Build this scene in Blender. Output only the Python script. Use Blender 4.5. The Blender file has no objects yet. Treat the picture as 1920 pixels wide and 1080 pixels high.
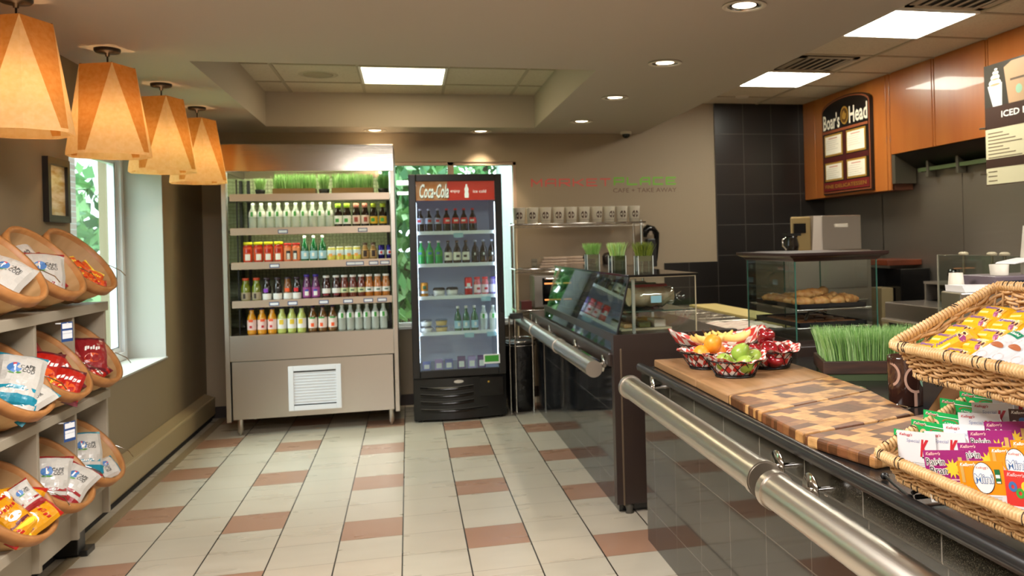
import bpy, math, random
from mathutils import Vector, Matrix, Euler
random.seed(7)
D = bpy.data; S = bpy.context.scene; COL = S.collection
PI = math.pi
# ------------------------------------------------------------------ camera, world, lights, exposure
cam = D.objects.new('camera', D.cameras.new('camera')); COL.objects.link(cam); S.camera = cam
YAW, ROLL = .2385, -.0259
_f = Vector((math.sin(YAW), math.cos(YAW), 0)); _r = Vector((math.cos(YAW), -math.sin(YAW), 0)); _u = Vector((0, 0, 1))
_r2 = math.cos(ROLL)*_r + math.sin(ROLL)*_u; _u2 = -math.sin(ROLL)*_r + math.cos(ROLL)*_u
cam.matrix_world = Matrix(((_r2.x, _u2.x, -_f.x, 0), (_r2.y, _u2.y, -_f.y, 0), (_r2.z, _u2.z, -_f.z, 1.484), (0, 0, 0, 1)))
cd = cam.data; cd.sensor_width = 36; cd.lens = 1621.8/1920*36
cd.shift_x = -(1159.2-960)/1920; cd.shift_y = -(540-451.9)/1920; cd.clip_start = .05
cd.dof.use_dof = True; cd.dof.focus_distance = 2.25; cd.dof.aperture_fstop = 6.3
S.view_settings.view_transform = 'Standard'; S.view_settings.look = 'None'
S.view_settings.exposure = 0.12; S.view_settings.gamma = 1; S.view_settings.use_curve_mapping = False
w = D.worlds.new('world'); S.world = w; w.use_nodes = True
bg = w.node_tree.nodes['Background']; bg.inputs[0].default_value = (.86, .93, 1, 1); bg.inputs[1].default_value = 4.5
def alight(name, loc, rot, sx, sy, power, col=(1, .93, .82), spread=PI):
    l = D.lights.new(name, 'AREA'); l.shape = 'RECTANGLE'; l.size = sx; l.size_y = sy; l.energy = power; l.color = col; l.spread = spread
    o = D.objects.new(name, l); COL.objects.link(o); o.location = loc; o.rotation_euler = rot; return o
# fill lights added under the ceiling, out of view around the camera
for k, (x, y) in enumerate([(-.3, 2.6), (-.3, -.2), (3.2, 1.6), (3.2, -.9)]):
    alight('room_fill_light', (x, y, 2.50 if x < 1 else 2.84), (0, 0, 0), .9, .9, 105 if x < 1 else 60, (1, .96, .925))
# daylight entering through the left window
_d = alight('window_daylight', (-4.6, 5.6, 4.6), (0, 0, 0), 3.5, 4, 900, (.86, .94, 1))
_d.rotation_euler = (Vector((-1.8, 6.2, 1.0))-_d.location).to_track_quat('-Z', 'Y').to_euler()
# ------------------------------------------------------------------ materials
def L(c):
    if isinstance(c, str): c = [int(c[i:i+2], 16) for i in (0, 2, 4)]
    return tuple((v/255/12.92 if v/255 <= .04045 else ((v/255+.055)/1.055)**2.4) for v in c) + (1,)
MC = {}
def mat(name, c='808080', rough=.5, metal=0, noise=None, bump=None, em=None, es=1, trans=0, ior=1.5, alpha=1, coat=0, sss=0, spec=None):
    if name in MC: return MC[name]
    m = D.materials.new(name); m.use_nodes = True; nt = m.node_tree; N = nt.nodes; b = N['Principled BSDF']; LK = nt.links.new
    b.inputs['Base Color'].default_value = L(c); b.inputs['Roughness'].default_value = rough; b.inputs['Metallic'].default_value = metal
    b.inputs['IOR'].default_value = ior; b.inputs['Transmission Weight'].default_value = trans; b.inputs['Alpha'].default_value = alpha
    b.inputs['Coat Weight'].default_value = coat
    if spec is not None: b.inputs['Specular IOR Level'].default_value = spec
    if sss:
        b.inputs['Subsurface Weight'].default_value = sss; b.inputs['Subsurface Scale'].default_value = .02
    if em: b.inputs['Emission Color'].default_value = L(em); b.inputs['Emission Strength'].default_value = es
    if noise or bump:
        tc = N.new('ShaderNodeTexCoord'); mp = N.new('ShaderNodeMapping'); LK(tc.outputs['Object'], mp.inputs[0])
    if noise:   # (scale xyz, colour 2, detail, contrast lo, hi)
        n = N.new('ShaderNodeTexNoise'); sc = noise[0]; mp.inputs['Scale'].default_value = sc if isinstance(sc, tuple) else (sc,)*3
        n.inputs['Scale'].default_value = 1; n.inputs['Detail'].default_value = noise[2] if len(noise) > 2 else 3
        r = N.new('ShaderNodeValToRGB'); r.color_ramp.elements[0].position = noise[3] if len(noise) > 3 else .35; r.color_ramp.elements[1].position = noise[4] if len(noise) > 4 else .65
        r.color_ramp.elements[0].color = L(c); r.color_ramp.elements[1].color = L(noise[1])
        LK(mp.outputs[0], n.inputs['Vector']); LK(n.outputs['Fac'], r.inputs[0]); LK(r.outputs[0], b.inputs['Base Color'])
    if bump:    # (scale, strength, distance)
        n2 = N.new('ShaderNodeTexNoise'); mp2 = N.new('ShaderNodeMapping'); LK(tc.outputs['Object'], mp2.inputs[0])
        sc = bump[0]; mp2.inputs['Scale'].default_value = sc if isinstance(sc, tuple) else (sc,)*3; n2.inputs['Scale'].default_value = 1
        bp = N.new('ShaderNodeBump'); bp.inputs['Strength'].default_value = bump[1]; bp.inputs['Distance'].default_value = bump[2] if len(bump) > 2 else .01
        LK(mp2.outputs[0], n2.inputs['Vector']); LK(n2.outputs['Fac'], bp.inputs['Height']); LK(bp.outputs[0], b.inputs['Normal'])
    MC[name] = m; return m
def steelmat(name, c, rough, scale):
    m = mat(name, c, rough, 1, bump=(scale, .12, .002)); return m
# ------------------------------------------------------------------ mesh builder
W = {}
_TX = {}
def textverts(body, shear=0., bold=0.):
    k = (body, shear, bold)
    if k in _TX: return _TX[k]
    cu = D.curves.new('t', 'FONT'); cu.body = body; cu.resolution_u = 2; cu.shear = shear; cu.offset = bold; cu.size = 1
    o = D.objects.new('t', cu); me = o.to_mesh()
    vs = [v.co.copy() for v in me.vertices]; fs = [tuple(p.vertices) for p in me.polygons]
    o.to_mesh_clear(); D.objects.remove(o); D.curves.remove(cu)
    x0 = min(v.x for v in vs); x1 = max(v.x for v in vs); y0 = min(v.y for v in vs); y1 = max(v.y for v in vs)
    vs = [((v.x-x0)/(x1-x0)-.5, (v.y-y0)/(y1-y0)-.5) for v in vs]
    _TX[k] = (vs, fs); return _TX[k]
class MB:
    def __init__(s): s.v = []; s.f = []; s.mi = []; s.sm = []; s.mats = []
    def idx(s, m):
        if m not in s.mats: s.mats.append(m)
        return s.mats.index(m)
    def add(s, vs, fs, m, smooth=False, T=None):
        o = len(s.v); i = s.idx(m)
        for v in vs:
            v = Vector(v); s.v.append(T @ v if T else v)
        for f in fs: s.f.append([a+o for a in f]); s.mi.append(i); s.sm.append(smooth)
        return s
    def bx(s, x0, x1, y0, y1, z0, z1, m, T=None):
        v = [(x, y, z) for x in (x0, x1) for y in (y0, y1) for z in (z0, z1)]
        return s.add(v, [(0, 1, 3, 2), (4, 6, 7, 5), (0, 4, 5, 1), (2, 3, 7, 6), (0, 2, 6, 4), (1, 5, 7, 3)], m, False, T)
    def cb(s, c, d, m, T=None):
        return s.bx(c[0]-d[0]/2, c[0]+d[0]/2, c[1]-d[1]/2, c[1]+d[1]/2, c[2]-d[2]/2, c[2]+d[2]/2, m, T)
    def quad(s, a, b, c, d, m, smooth=False): return s.add([a, b, c, d], [(0, 1, 2, 3)], m, smooth)
    def prism(s, pts, z0, z1, m, T=None):   # pts: ccw outline in XY
        n = len(pts); v = [(p[0], p[1], z0) for p in pts]+[(p[0], p[1], z1) for p in pts]
        f = [tuple(range(n))[::-1], tuple(range(n, 2*n))]+[(i, (i+1) % n, n+(i+1) % n, n+i) for i in range(n)]
        return s.add(v, f, m, False, T)
    def loft(s, rings, m, smooth=True, closed=True, cap=True, T=None):
        n = len(rings[0]); v = [p for r in rings for p in r]; f = []
        for k in range(len(rings)-1):
            for i in range(n if closed else n-1):
                j = (i+1) % n; f.append((k*n+i, k*n+j, (k+1)*n+j, (k+1)*n+i))
        s.add(v, f, m, smooth, T)
        if cap:   # flat end faces on vertices of their own
            s.add(rings[0], [tuple(range(n))[::-1]], m, False, T); s.add(rings[-1], [tuple(range(n))], m, False, T)
        return s
    def lathe(s, prof, m, n=16, T=None, smooth=True, cap=True, sq=1):
        rings = [[(r*math.cos(2*PI*i/n), r*sq*math.sin(2*PI*i/n), z) for i in range(n)] for r, z in prof]
        return s.loft(rings, m, smooth, True, cap, T)
    def tube(s, pts, r, m, n=8, closed=False, T=None, cap=True):
        pts = [Vector(p) for p in pts]; rings = []; N = len(pts); up = None
        for i, p in enumerate(pts):
            a = pts[(i-1) % N] if (i or closed) else p; b = pts[(i+1) % N] if (i < N-1 or closed) else p
            t = (b-a).normalized()
            if up is None:
                up = Vector((0, 0, 1)) if abs(t.z) < .9 else Vector((1, 0, 0))
            x = t.cross(up).normalized(); up = x.cross(t).normalized()
            rr = r[i] if isinstance(r, (list, tuple)) else r
            rings.append([p+rr*(math.cos(2*PI*k/n)*x+math.sin(2*PI*k/n)*up) for k in range(n)])
        if closed: rings.append(rings[0]); return s.loft(rings, m, True, True, False, T)
        return s.loft(rings, m, True, True, cap, T)
    def text(s, body, m, O, u, v, w, h, shear=0, bold=0, fn=None, T=None):
        """text centred at O, w wide along unit u, h tall along unit v"""
        vs, fs = textverts(body, shear, bold); O = Vector(O); u = Vector(u); v = Vector(v)
        P = [O+u*(a*w)+v*(b*h) for a, b in vs]
        if fn: P = [fn(p) for p in P]
        return s.add(P, fs, m, False, T)
    def rect(s, O, u, v, w, h, m, fn=None, n=1, T=None):
        O = Vector(O); u = Vector(u); v = Vector(v); P = []; F = []
        for j in range(n+1):
            for i in range(n+1):
                p = O+u*((i/n-.5)*w)+v*((j/n-.5)*h); P.append(fn(p) if fn else p)
        for j in range(n):
            for i in range(n):
                a = j*(n+1)+i; F.append((a, a+1, a+n+2, a+n+1))
        return s.add(P, F, m, False, T)
    def disc(s, O, u, v, ru, rv, m, n=16, fn=None, r0=0, a0=0, a1=2*PI):
        O = Vector(O); u = Vector(u); v = Vector(v)
        P = []; F = []
        for k in range(n+1):
            a = a0+(a1-a0)*k/n; d = u*(math.cos(a)*ru)+v*(math.sin(a)*rv)
            P += [O+d*r0, O+d]
        if fn: P = [fn(p) for p in P]
        for k in range(n): F.append((2*k, 2*k+1, 2*k+3, 2*k+2))
        return s.add(P, F, m)
    def build(s, name, parent=None, bevel=0, seg=2, loc=None, subsurf=0):
        off = W[parent] if parent is not None else (Vector(loc) if loc is not None else Vector())
        me = D.meshes.new(name); me.from_pydata([tuple(v-off) for v in s.v], [], s.f)
        for m in s.mats: me.materials.append(m)
        me.polygons.foreach_set('material_index', s.mi); me.polygons.foreach_set('use_smooth', s.sm); me.update()
        o = D.objects.new(name, me); COL.objects.link(o)
        if parent is not None: o.parent = parent
        else: o.location = off
        W[o] = off
        if bevel:
            b = o.modifiers.new('b', 'BEVEL'); b.width = bevel; b.segments = seg; b.limit_method = 'ANGLE'; b.angle_limit = .7
        if subsurf:
            b = o.modifiers.new('s', 'SUBSURF'); b.levels = b.render_levels = subsurf
        return o
def tag(o, label, cat, group=None):
    o['label'] = label; o['category'] = cat
    if group: o['group'] = group
    return o
def thing(name, label, cat, loc=(0, 0, 0), group=None):
    o = D.objects.new(name, None); COL.objects.link(o); o.location = loc; o.empty_display_size = .05; W[o] = Vector(loc)
    return tag(o, label, cat, group)
def struct(o): o['kind'] = 'structure'; return o
def dup(root, loc, rotz=None, label=None, group=None, scale=None, rot=None):
    def cp(o, par):
        c = o.copy(); COL.objects.link(c); c.parent = par
        for ch in o.children: cp(ch, c)
        return c
    r = cp(root, None); r.location = loc
    if rotz is not None: r.rotation_euler = (0, 0, rotz)
    if rot is not None: r.rotation_euler = rot
    if scale: r.scale = (scale,)*3
    if label: r['label'] = label
    if group: r['group'] = group
    return r
class Stock:
    """first use places the prototype itself, later uses place copies"""
    def __init__(s, root): s.root = root; s.used = False
    def put(s, loc, rotz=0, label=None, group=None, rot=None, cat=None):
        if not s.used:
            s.used = True; r = s.root; r.location = loc; r.rotation_euler = rot if rot is not None else (0, 0, rotz)
            if label: r['label'] = label
            if group: r['group'] = group
        else: r = dup(s.root, loc, rotz, label, group, rot=rot)
        if cat: r['category'] = cat
        return r
def Tm(loc, rot=(0, 0, 0)): return Matrix.Translation(Vector(loc)) @ Euler(rot).to_matrix().to_4x4()
X3, Y3, Z3 = Vector((1, 0, 0)), Vector((0, 1, 0)), Vector((0, 0, 1))

# shared materials
steel = steelmat('brushed_steel', 'c4bdb3', .3, (3, 3, 160))
steelw = mat('steel_wall_panel', 'a0978b', .36, .85, bump=((1.2, 1.2, 14), .25, .01))
chrome = mat('chrome', 'd8d4ce', .12, 1)
railm = mat('brushed_rail_steel', 'cfc8be', .3, 1, bump=((260, 3, 260), .1, .001))
black = mat('black_plastic', '141312', .35)
blackg = mat('black_gloss', '0c0c0d', .08)
white = mat('white_plastic', 'e8e6e2', .4)
glass = mat('clear_glass', 'f4faf7', .01, 0, trans=1, ior=1.15)
def thinglass(name, tint='ffffff', mix=.12):
    m = D.materials.new(name); m.use_nodes = True; nt = m.node_tree; N = nt.nodes; N.clear(); LK = nt.links.new
    o = N.new('ShaderNodeOutputMaterial'); g = N.new('ShaderNodeBsdfGlossy'); t = N.new('ShaderNodeBsdfTransparent'); mx = N.new('ShaderNodeMixShader')
    g.inputs['Roughness'].default_value = .01; t.inputs[0].default_value = L(tint)
    lw_ = N.new('ShaderNodeLayerWeight'); lw_.inputs['Blend'].default_value = .5; pw_ = N.new('ShaderNodeMath'); pw_.operation = 'POWER'; pw_.inputs[1].default_value = 5; LK(lw_.outputs['Facing'], pw_.inputs[0])
    ad = N.new('ShaderNodeMath'); ad.operation = 'MULTIPLY_ADD'; ad.inputs[1].default_value = .9; ad.inputs[2].default_value = .04+mix; ad.use_clamp = True
    LK(pw_.outputs[0], ad.inputs[0]); LK(ad.outputs[0], mx.inputs[0]); LK(t.outputs[0], mx.inputs[1]); LK(g.outputs[0], mx.inputs[2]); LK(mx.outputs[0], o.inputs[0]); MC[name] = m; return m
tglass = thinglass('pane_glass', 'f3faf7', .02)
petw = None
tglass2 = thinglass('deli_glass', 'e2efec', .16)
gedge = mat('glass_edge_green', '3d6b5c', .15)
dwood = mat('dark_brown_laminate', '2e2320', .35, noise=((2, 2, 2), '33271f'))
gran = mat('black_granite', '16140f', .35, noise=(260, '5a5348', 2, .52, .8))

# ------------------------------------------------------------------ floor
def floormat():
    m = D.materials.new('floor_tiles'); m.use_nodes = True; nt = m.node_tree; N = nt.nodes; b = N['Principled BSDF']; LK = nt.links.new
    tc = N.new('ShaderNodeTexCoord'); sp = N.new('ShaderNodeSeparateXYZ'); LK(tc.outputs['Object'], sp.inputs[0])
    def M(op, a, bb=None, c=None):
        n = N.new('ShaderNodeMath'); n.operation = op
        for i, q in enumerate((a, bb, c)):
            if q is None: continue
            if isinstance(q, (int, float)): n.inputs[i].default_value = q
            else: LK(q, n.inputs[i])
        return n.outputs[0]
    u = M('DIVIDE', M('ADD', sp.outputs[0], .063), .31); v = M('DIVIDE', M('SUBTRACT', 6.769, sp.outputs[1]), .31)
    i = M('FLOOR', u); j = M('FLOOR', v)
    q = M('FLOORED_MODULO', M('SUBTRACT', M('MULTIPLY', j, 2), M('ADD', i, 1)), 6)
    red = M('LESS_THAN', M('ABSOLUTE', M('SUBTRACT', M('FLOORED_MODULO', M('ADD', q, .5), 6), .5)), .4)
    def edge(t, wd): return M('LESS_THAN', M('SUBTRACT', .5, M('ABSOLUTE', M('SUBTRACT', M('FRACT', t), .5))), wd)
    gu = edge(u, .011); gv = edge(v, .006)
    cx = N.new('ShaderNodeCombineXYZ'); LK(i, cx.inputs[0]); LK(j, cx.inputs[1])
    wn = N.new('ShaderNodeTexWhiteNoise'); wn.noise_dimensions = '3D'; LK(cx.outputs[0], wn.inputs['Vector'])
    mp = N.new('ShaderNodeMapping'); mp.inputs['Scale'].default_value = (2.5, 9, 1); LK(tc.outputs['Object'], mp.inputs[0])
    va = N.new('ShaderNodeVectorMath'); va.operation = 'ADD'; LK(mp.outputs[0], va.inputs[0])
    vs = N.new('ShaderNodeVectorMath'); vs.operation = 'SCALE'; vs.inputs['Scale'].default_value = 9; LK(wn.outputs['Color'], vs.inputs[0]); LK(vs.outputs[0], va.inputs[1])
    nz = N.new('ShaderNodeTexNoise'); nz.inputs['Scale'].default_value = 1; nz.inputs['Detail'].default_value = 2; LK(va.outputs[0], nz.inputs['Vector'])
    def mix(f, a, c):
        n = N.new('ShaderNodeMix'); n.data_type = 'RGBA'
        if isinstance(f, (int, float)): n.inputs[0].default_value = f
        else: LK(f, n.inputs[0])
        for k, q2 in ((6, a), (7, c)):
            if isinstance(q2, str): n.inputs[k].default_value = L(q2)
            else: LK(q2, n.inputs[k])
        return n.outputs[2]
    cr = mix(nz.outputs['Fac'], 'ada491', 'c1b9a8'); cr = mix(M('MULTIPLY', wn.outputs['Value'], .22), cr, 'bda68e')
    rd = mix(nz.outputs['Fac'], '957058', 'a8846e'); rd = mix(M('MULTIPLY', wn.outputs['Value'], .3), rd, '9c745c')
    base = mix(red, cr, rd); base = mix(M('MULTIPLY', gv, .75), base, '6b5a44'); base = mix(gu, base, '2a2620')
    LK(base, b.inputs['Base Color']); b.inputs['Roughness'].default_value = .22
    rr = M('ADD', .2, M('MULTIPLY', nz.outputs['Fac'], .2)); LK(rr, b.inputs['Roughness'])
    bp = N.new('ShaderNodeBump'); bp.inputs['Strength'].default_value = .4; bp.inputs['Distance'].default_value = .002
    LK(M('SUBTRACT', 1, M('MAXIMUM', gu, gv)), bp.inputs['Height']); LK(bp.outputs[0], b.inputs['Normal'])
    return m
struct(MB().bx(-2.2, 4.6, -3, 8.6, -.1, 0, floormat()).build('floor'))
# ------------------------------------------------------------------ walls
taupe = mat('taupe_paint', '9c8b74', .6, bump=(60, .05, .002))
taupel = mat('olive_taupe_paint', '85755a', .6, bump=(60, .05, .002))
cielm = mat('ceiling_paint', 'b5a898', .75, bump=(90, .05, .002))
sillw = mat('window_jamb_paint', 'adaca4', .5)
vinyl = mat('white_vinyl', 'dfe3e6', .3)
b = MB()   # left wall with window opening y 5.24..7.07, z .71..2.24
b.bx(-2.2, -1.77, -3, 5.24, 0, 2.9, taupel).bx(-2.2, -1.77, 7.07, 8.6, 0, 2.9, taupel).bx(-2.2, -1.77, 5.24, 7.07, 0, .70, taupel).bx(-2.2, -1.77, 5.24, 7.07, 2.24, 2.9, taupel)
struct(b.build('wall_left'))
b = MB(); b.bx(-2.08, -1.76, 5.24, 7.07, .70, .712, sillw).bx(-2.08, -1.772, 7.062, 7.07, .712, 2.24, sillw).bx(-2.08, -1.772, 5.24, 5.248, .712, 2.24, sillw).bx(-2.08, -1.772, 5.24, 7.07, 2.232, 2.24, sillw)
struct(b.build('trim_1'))
b = MB()
def wframe(b, y0, y1, z0, z1, x0, x1, w, m):
    b.bx(x0, x1, y0, y1, z0, z0+w, m).bx(x0, x1, y0, y1, z1-w, z1, m).bx(x0, x1, y0, y0+w, z0+w, z1-w, m).bx(x0, x1, y1-w, y1, z0+w, z1-w, m)
wframe(b, 5.248, 7.062, .712, 2.232, -2.12, -2.03, .055, vinyl)
wframe(b, 5.30, 7.007, .767, 2.177, -2.10, -2.06, .04, vinyl)
b.bx(-2.062, -2.058, 6.962, 6.969, .8, 2.15, black).bx(-2.062, -2.058, 5.34, 6.965, .805, .811, black)
b.bx(-2.082, -2.078, 5.33, 6.97, .8, 2.15, tglass)
wi = struct(b.build('window_1'))
b = MB()   # back wall with window opening x -.25..1.03, z .737..2.27
WB = (-.28, 1.032, .737, 2.275)
b.bx(-2.2, WB[0], 8.35, 8.6, 0, 2.9, taupe).bx(WB[1], 4.6, 8.35, 8.6, 0, 2.9, taupe).bx(WB[0], WB[1], 8.35, 8.6, 0, WB[2], taupe).bx(WB[0], WB[1], 8.35, 8.6, WB[3], 2.9, taupe)
struct(b.build('wall_back'))
b = MB(); tan = mat('pinkish_window_frame', 'b69c88', .4)
b.bx(WB[0], WB[1], 8.36, 8.44, WB[3]-.03, WB[3], tan).bx(WB[0], WB[1], 8.36, 8.44, WB[2], WB[2]+.03, vinyl).bx(WB[1]-.03, WB[1], 8.36, 8.44, WB[2], WB[3], tan).bx(WB[0], WB[0]+.03, 8.36, 8.44, WB[2], WB[3], tan)
b.bx(.385, .44, 8.36, 8.44, WB[2], WB[3], tan).bx(WB[0], WB[1], 8.40, 8.405, WB[2]+.01, WB[3]-.01, tglass)
b.bx(WB[0]-.02, WB[1]+.01, 8.31, 8.36, WB[2]-.025, WB[2], vinyl)
struct(b.build('window_2'))
def tilemat(name, sy, oy, sz, oz, axis, base='1b1917', grout='4a4642', rough=.12, fleck=True, gw=.008, c2='3a342e', spec=.8):
    m = D.materials.new(name); m.use_nodes = True; nt = m.node_tree; N = nt.nodes; bb = N['Principled BSDF']; LK = nt.links.new
    tc = N.new('ShaderNodeTexCoord'); sp = N.new('ShaderNodeSeparateXYZ'); LK(tc.outputs['Object'], sp.inputs[0])
    def M(op, a, c=None):
        n = N.new('ShaderNodeMath'); n.operation = op
        for i, q in enumerate((a, c)):
            if q is None: continue
            if isinstance(q, (int, float)): n.inputs[i].default_value = q
            else: LK(q, n.inputs[i])
        return n.outputs[0]
    def e(ch, s, o): return M('LESS_THAN', M('SUBTRACT', .5, M('ABSOLUTE', M('SUBTRACT', M('FRACT', M('DIVIDE', M('SUBTRACT', ch, o), s)), .5))), gw)
    g = M('MAXIMUM', e(sp.outputs[axis], sy, oy), e(sp.outputs[2], sz, oz))
    nz = N.new('ShaderNodeTexNoise'); nz.inputs['Detail'].default_value = 4; nz.inputs['Scale'].default_value = 480 if fleck else 8; LK(tc.outputs['Object'], nz.inputs['Vector'])
    r = N.new('ShaderNodeValToRGB'); r.color_ramp.elements[0].position = .5; r.color_ramp.elements[1].position = .75
    r.color_ramp.elements[0].color = L(base); r.color_ramp.elements[1].color = L(c2); LK(nz.outputs['Fac'], r.inputs[0])
    mx = N.new('ShaderNodeMix'); mx.data_type = 'RGBA'; LK(g, mx.inputs[0]); LK(r.outputs[0], mx.inputs[6]); mx.inputs[7].default_value = L(grout)
    LK(mx.outputs[2], bb.inputs['Base Color']); bb.inputs['Roughness'].default_value = rough; bb.inputs['Specular IOR Level'].default_value = spec
    bp = N.new('ShaderNodeBump'); bp.inputs['Strength'].default_value = .5; bp.inputs['Distance'].default_value = .001; LK(M('SUBTRACT', 1, g), bp.inputs['Height']); LK(bp.outputs[0], bb.inputs['Normal'])
    MC[name] = m; return m
wt = tilemat('black_wall_tile', .31, 3.066, .31, 2.86, 0, '1b1816', '45403c', .3, False, .012, '1b1816', .5)
struct(MB().bx(3.066, 4.3, 8.33, 8.35, 1.25, 2.88, wt).bx(2.5, 4.3, 8.33, 8.35, 0, 1.25, wt).build('trim_2'))
struct(MB().bx(-1.77, 2.4, 8.33, 8.35, 0, .1, mat('cove_base', '2a1d18', .5)).build('baseboard_back'))
# right wall: steel sheets
b = MB(); b.bx(4.28, 4.6, -3, 8.6, 0, 2.9, taupe)
for y0 in (7.18, 6.0, 4.8, 3.6, 2.4, 1.2, 0, -1.2): b.bx(4.27, 4.28, y0+.004, min(y0+1.196, 8.33), .0, 2.4, steelw)
struct(b.build('wall_right'))
# ------------------------------------------------------------------ ceilings
b = MB(); TX0, TX1, TY0, TY1 = -1.16, 1.165, 5.25, 7.94
b.bx(-2.2, TX0, -3, 8.6, 2.55, 2.9, cielm).bx(TX1, 2.285, -3, 8.6, 2.55, 2.9, cielm).bx(TX0, TX1, -3, TY0, 2.55, 2.9, cielm).bx(TX0, TX1, TY1, 8.6, 2.55, 2.9, cielm)
struct(b.build('ceiling'))
actile = mat('acoustic_tile', 'c9bda6', .85, noise=(70, 'b5a890', 4, .5, .8)); tbar = mat('ceiling_grid_bar', 'a99c84', .6)
b = MB(); b.bx(TX0, TX1, TY0, TY1, 2.85, 2.9, actile)
for x in (-.95, -.335, .335, .95): b.bx(x-.012, x+.012, TY0, TY1, 2.843, 2.852, tbar)
for y in (5.55, 6.16, 6.745, 7.46): b.bx(TX0, TX1, y-.012, y+.012, 2.843, 2.852, tbar)
struct(b.build('ceiling_tray'))
b = MB(); b.bx(2.285, 4.6, -3, 8.6, 2.863, 2.9, actile)
for x in (2.905, 3.53, 4.14): b.bx(x-.013, x+.013, -3, 8.35, 2.855, 2.864, tbar)
for y in [8.55-.635*k for k in range(1, 18)]: b.bx(2.285, 4.3, y-.013, y+.013, 2.855, 2.864, tbar)
struct(b.build('ceiling_kitchen'))
# rear wall far behind the viewer keeps the room closed
struct(MB().bx(-2.2, 4.6, -3.2, -3, 0, 2.9, taupe).build('wall_front'))
# light panels
lens_m = mat('lit_diffuser', 'ffffff', .5, em='fffae8', es=24); lens_w = mat('lit_diffuser_warm', 'ffffff', .5, em='ffeec4', es=12)
def panel(x0, x1, y0, y1, z, lm, label):
    t = thing('ceiling_light_panel', label, 'ceiling light', ((x0+x1)/2, (y0+y1)/2, z), 'square fluorescent ceiling panels')
    MB().bx(x0, x1, y0, y1, z, z+.01, lm).build('diffuser', t)
    b = MB(); e = .02
    b.bx(x0-e, x0, y0-e, y1+e, z-.003, z+.012, white).bx(x1, x1+e, y0-e, y1+e, z-.003, z+.012, white).bx(x0, x1, y0-e, y0, z-.003, z+.012, white).bx(x0, x1, y1, y1+e, z-.003, z+.012, white)
    b.build('frame', t)
panel(2.94, 3.50, 4.74, 5.39, 2.853, lens_m, 'bright square light panel in tiled ceiling nearest the viewer')
panel(2.94, 3.50, 6.67, 7.30, 2.853, lens_m, 'bright square light panel in tiled ceiling beyond the dark air vent')
panel(-.31, .31, 6.77, 7.43, 2.842, lens_w, 'warm white light panel inside the recessed ceiling tray')
# ------------------------------------------------------------------ recessed downlights
canr = mat('downlight_reflector', 'e8e4dc', .12, 1); canw = mat('downlight_trim', 'cfc4b2', .4); bulbm = mat('downlight_lamp', 'fff4e0', .4, em='ffe9c8', es=6)
DLS = [(-.266, 8.16, 'above the open steel cooler near the back wall', 1), (.69, 8.19, 'above the glass door fridge near the back wall', 1), (1.515, 7.485, 'farthest of the four in the row over the deli counter', .6),
       (1.518, 6.23, 'third from the viewer in the row over the deli counter', .6), (1.53, 4.985, 'second from the viewer in the row over the deli counter', .6), (1.525, 3.71, 'nearest the viewer, cut by the top of the picture', .6)]
proto = None
for k, (x, y, w_, s) in enumerate(DLS):
    if proto is None:
        t = thing('recessed_downlight', '', 'downlight', (0, 0, 0), 'recessed ceiling downlights')
        MB().lathe([(.102, 0), (.102, .004), (.08, .006)], canw, 28, cap=False).lathe([(.102, 0), (.085, -.003), (.078, .004)], canw, 28, cap=False).build('trim_ring', t)
        MB().lathe([(.079, .002), (.076, .006), (.055, .0055)], canr, 28, cap=False).build('reflector', t)
        MB().lathe([(.055, .0055), (.03, .001), (0.001, -.001)], bulbm, 20, cap=False).build('lamp', t)
        proto = Stock(t)
    proto.put((x, y, 2.543), label='round recessed downlight '+w_)
    l = D.lights.new('downlight_spot', 'SPOT'); l.energy = 75 if s == 1 else 28; l.spot_size = 1.5; l.spot_blend = .6; l.color = (1, .82, .56) if s == 1 else (1, .88, .72); l.shadow_soft_size = .05
    o = D.objects.new('downlight_spot', l); COL.objects.link(o); o.location = (x, y, 2.53)
# camera dome and vents, speaker
t = thing('security_camera', 'small dark dome camera where ceiling meets back wall', 'camera', (2.10, 8.2, 2.55))
MB().lathe([(.055, 2.55), (.055, 2.53), (.045, 2.525)], canw, 20, T=Tm((2.10, 8.2, 0))).build('mount', t)
MB().lathe([(.04, 2.526), (.037, 2.505), (.02, 2.49), (.002, 2.486)], blackg, 20, T=Tm((2.10, 8.2, 0))).build('dome', t)
def vent(x0, x1, y0, y1, label):
    t = thing('ceiling_vent', label, 'vent', ((x0+x1)/2, (y0+y1)/2, 2.862))
    vm = mat('vent_metal', '9c917e', .5); b = MB(); b.bx(x0, x1, y0, y1, 2.856, 2.862, mat('vent_dark', '2a2622', .8)); b.build('backing', t)
    b = MB(); e = .05
    b.bx(x0, x0+e, y0, y1, 2.85, 2.857, vm).bx(x1-e, x1, y0, y1, 2.85, 2.857, vm).bx(x0, x1, y0, y0+e, 2.85, 2.857, vm).bx(x0, x1, y1-e, y1, 2.85, 2.857, vm); b.build('frame', t)
    b = MB(); n = 6
    for k in range(n):
        x = x0+e+(k+.5)*(x1-x0-2*e)/n; b.bx(x-.012, x+.012, y0+e, y1-e, 2.846, 2.849, vm, )
    b.build('louvre', t)
vent(2.95, 3.44, 6.06, 6.58, 'square air vent with dark slots in tiled ceiling between two light panels')
vent(2.95, 3.48, 4.13, 4.66, 'pale air vent at the very top edge of the picture in tiled ceiling')
t = thing('ceiling_speaker', 'faint round speaker grille in the recessed tray ceiling', 'speaker', (-.65, 7.14, 2.848))
MB().lathe([(.115, 2.849), (.11, 2.843), (.07, 2.842), (.001, 2.842)], mat('speaker_grille', 'a59980', .7), 28, T=Tm((-.65, 7.14, 0)), cap=False).build('grille', t)
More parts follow.
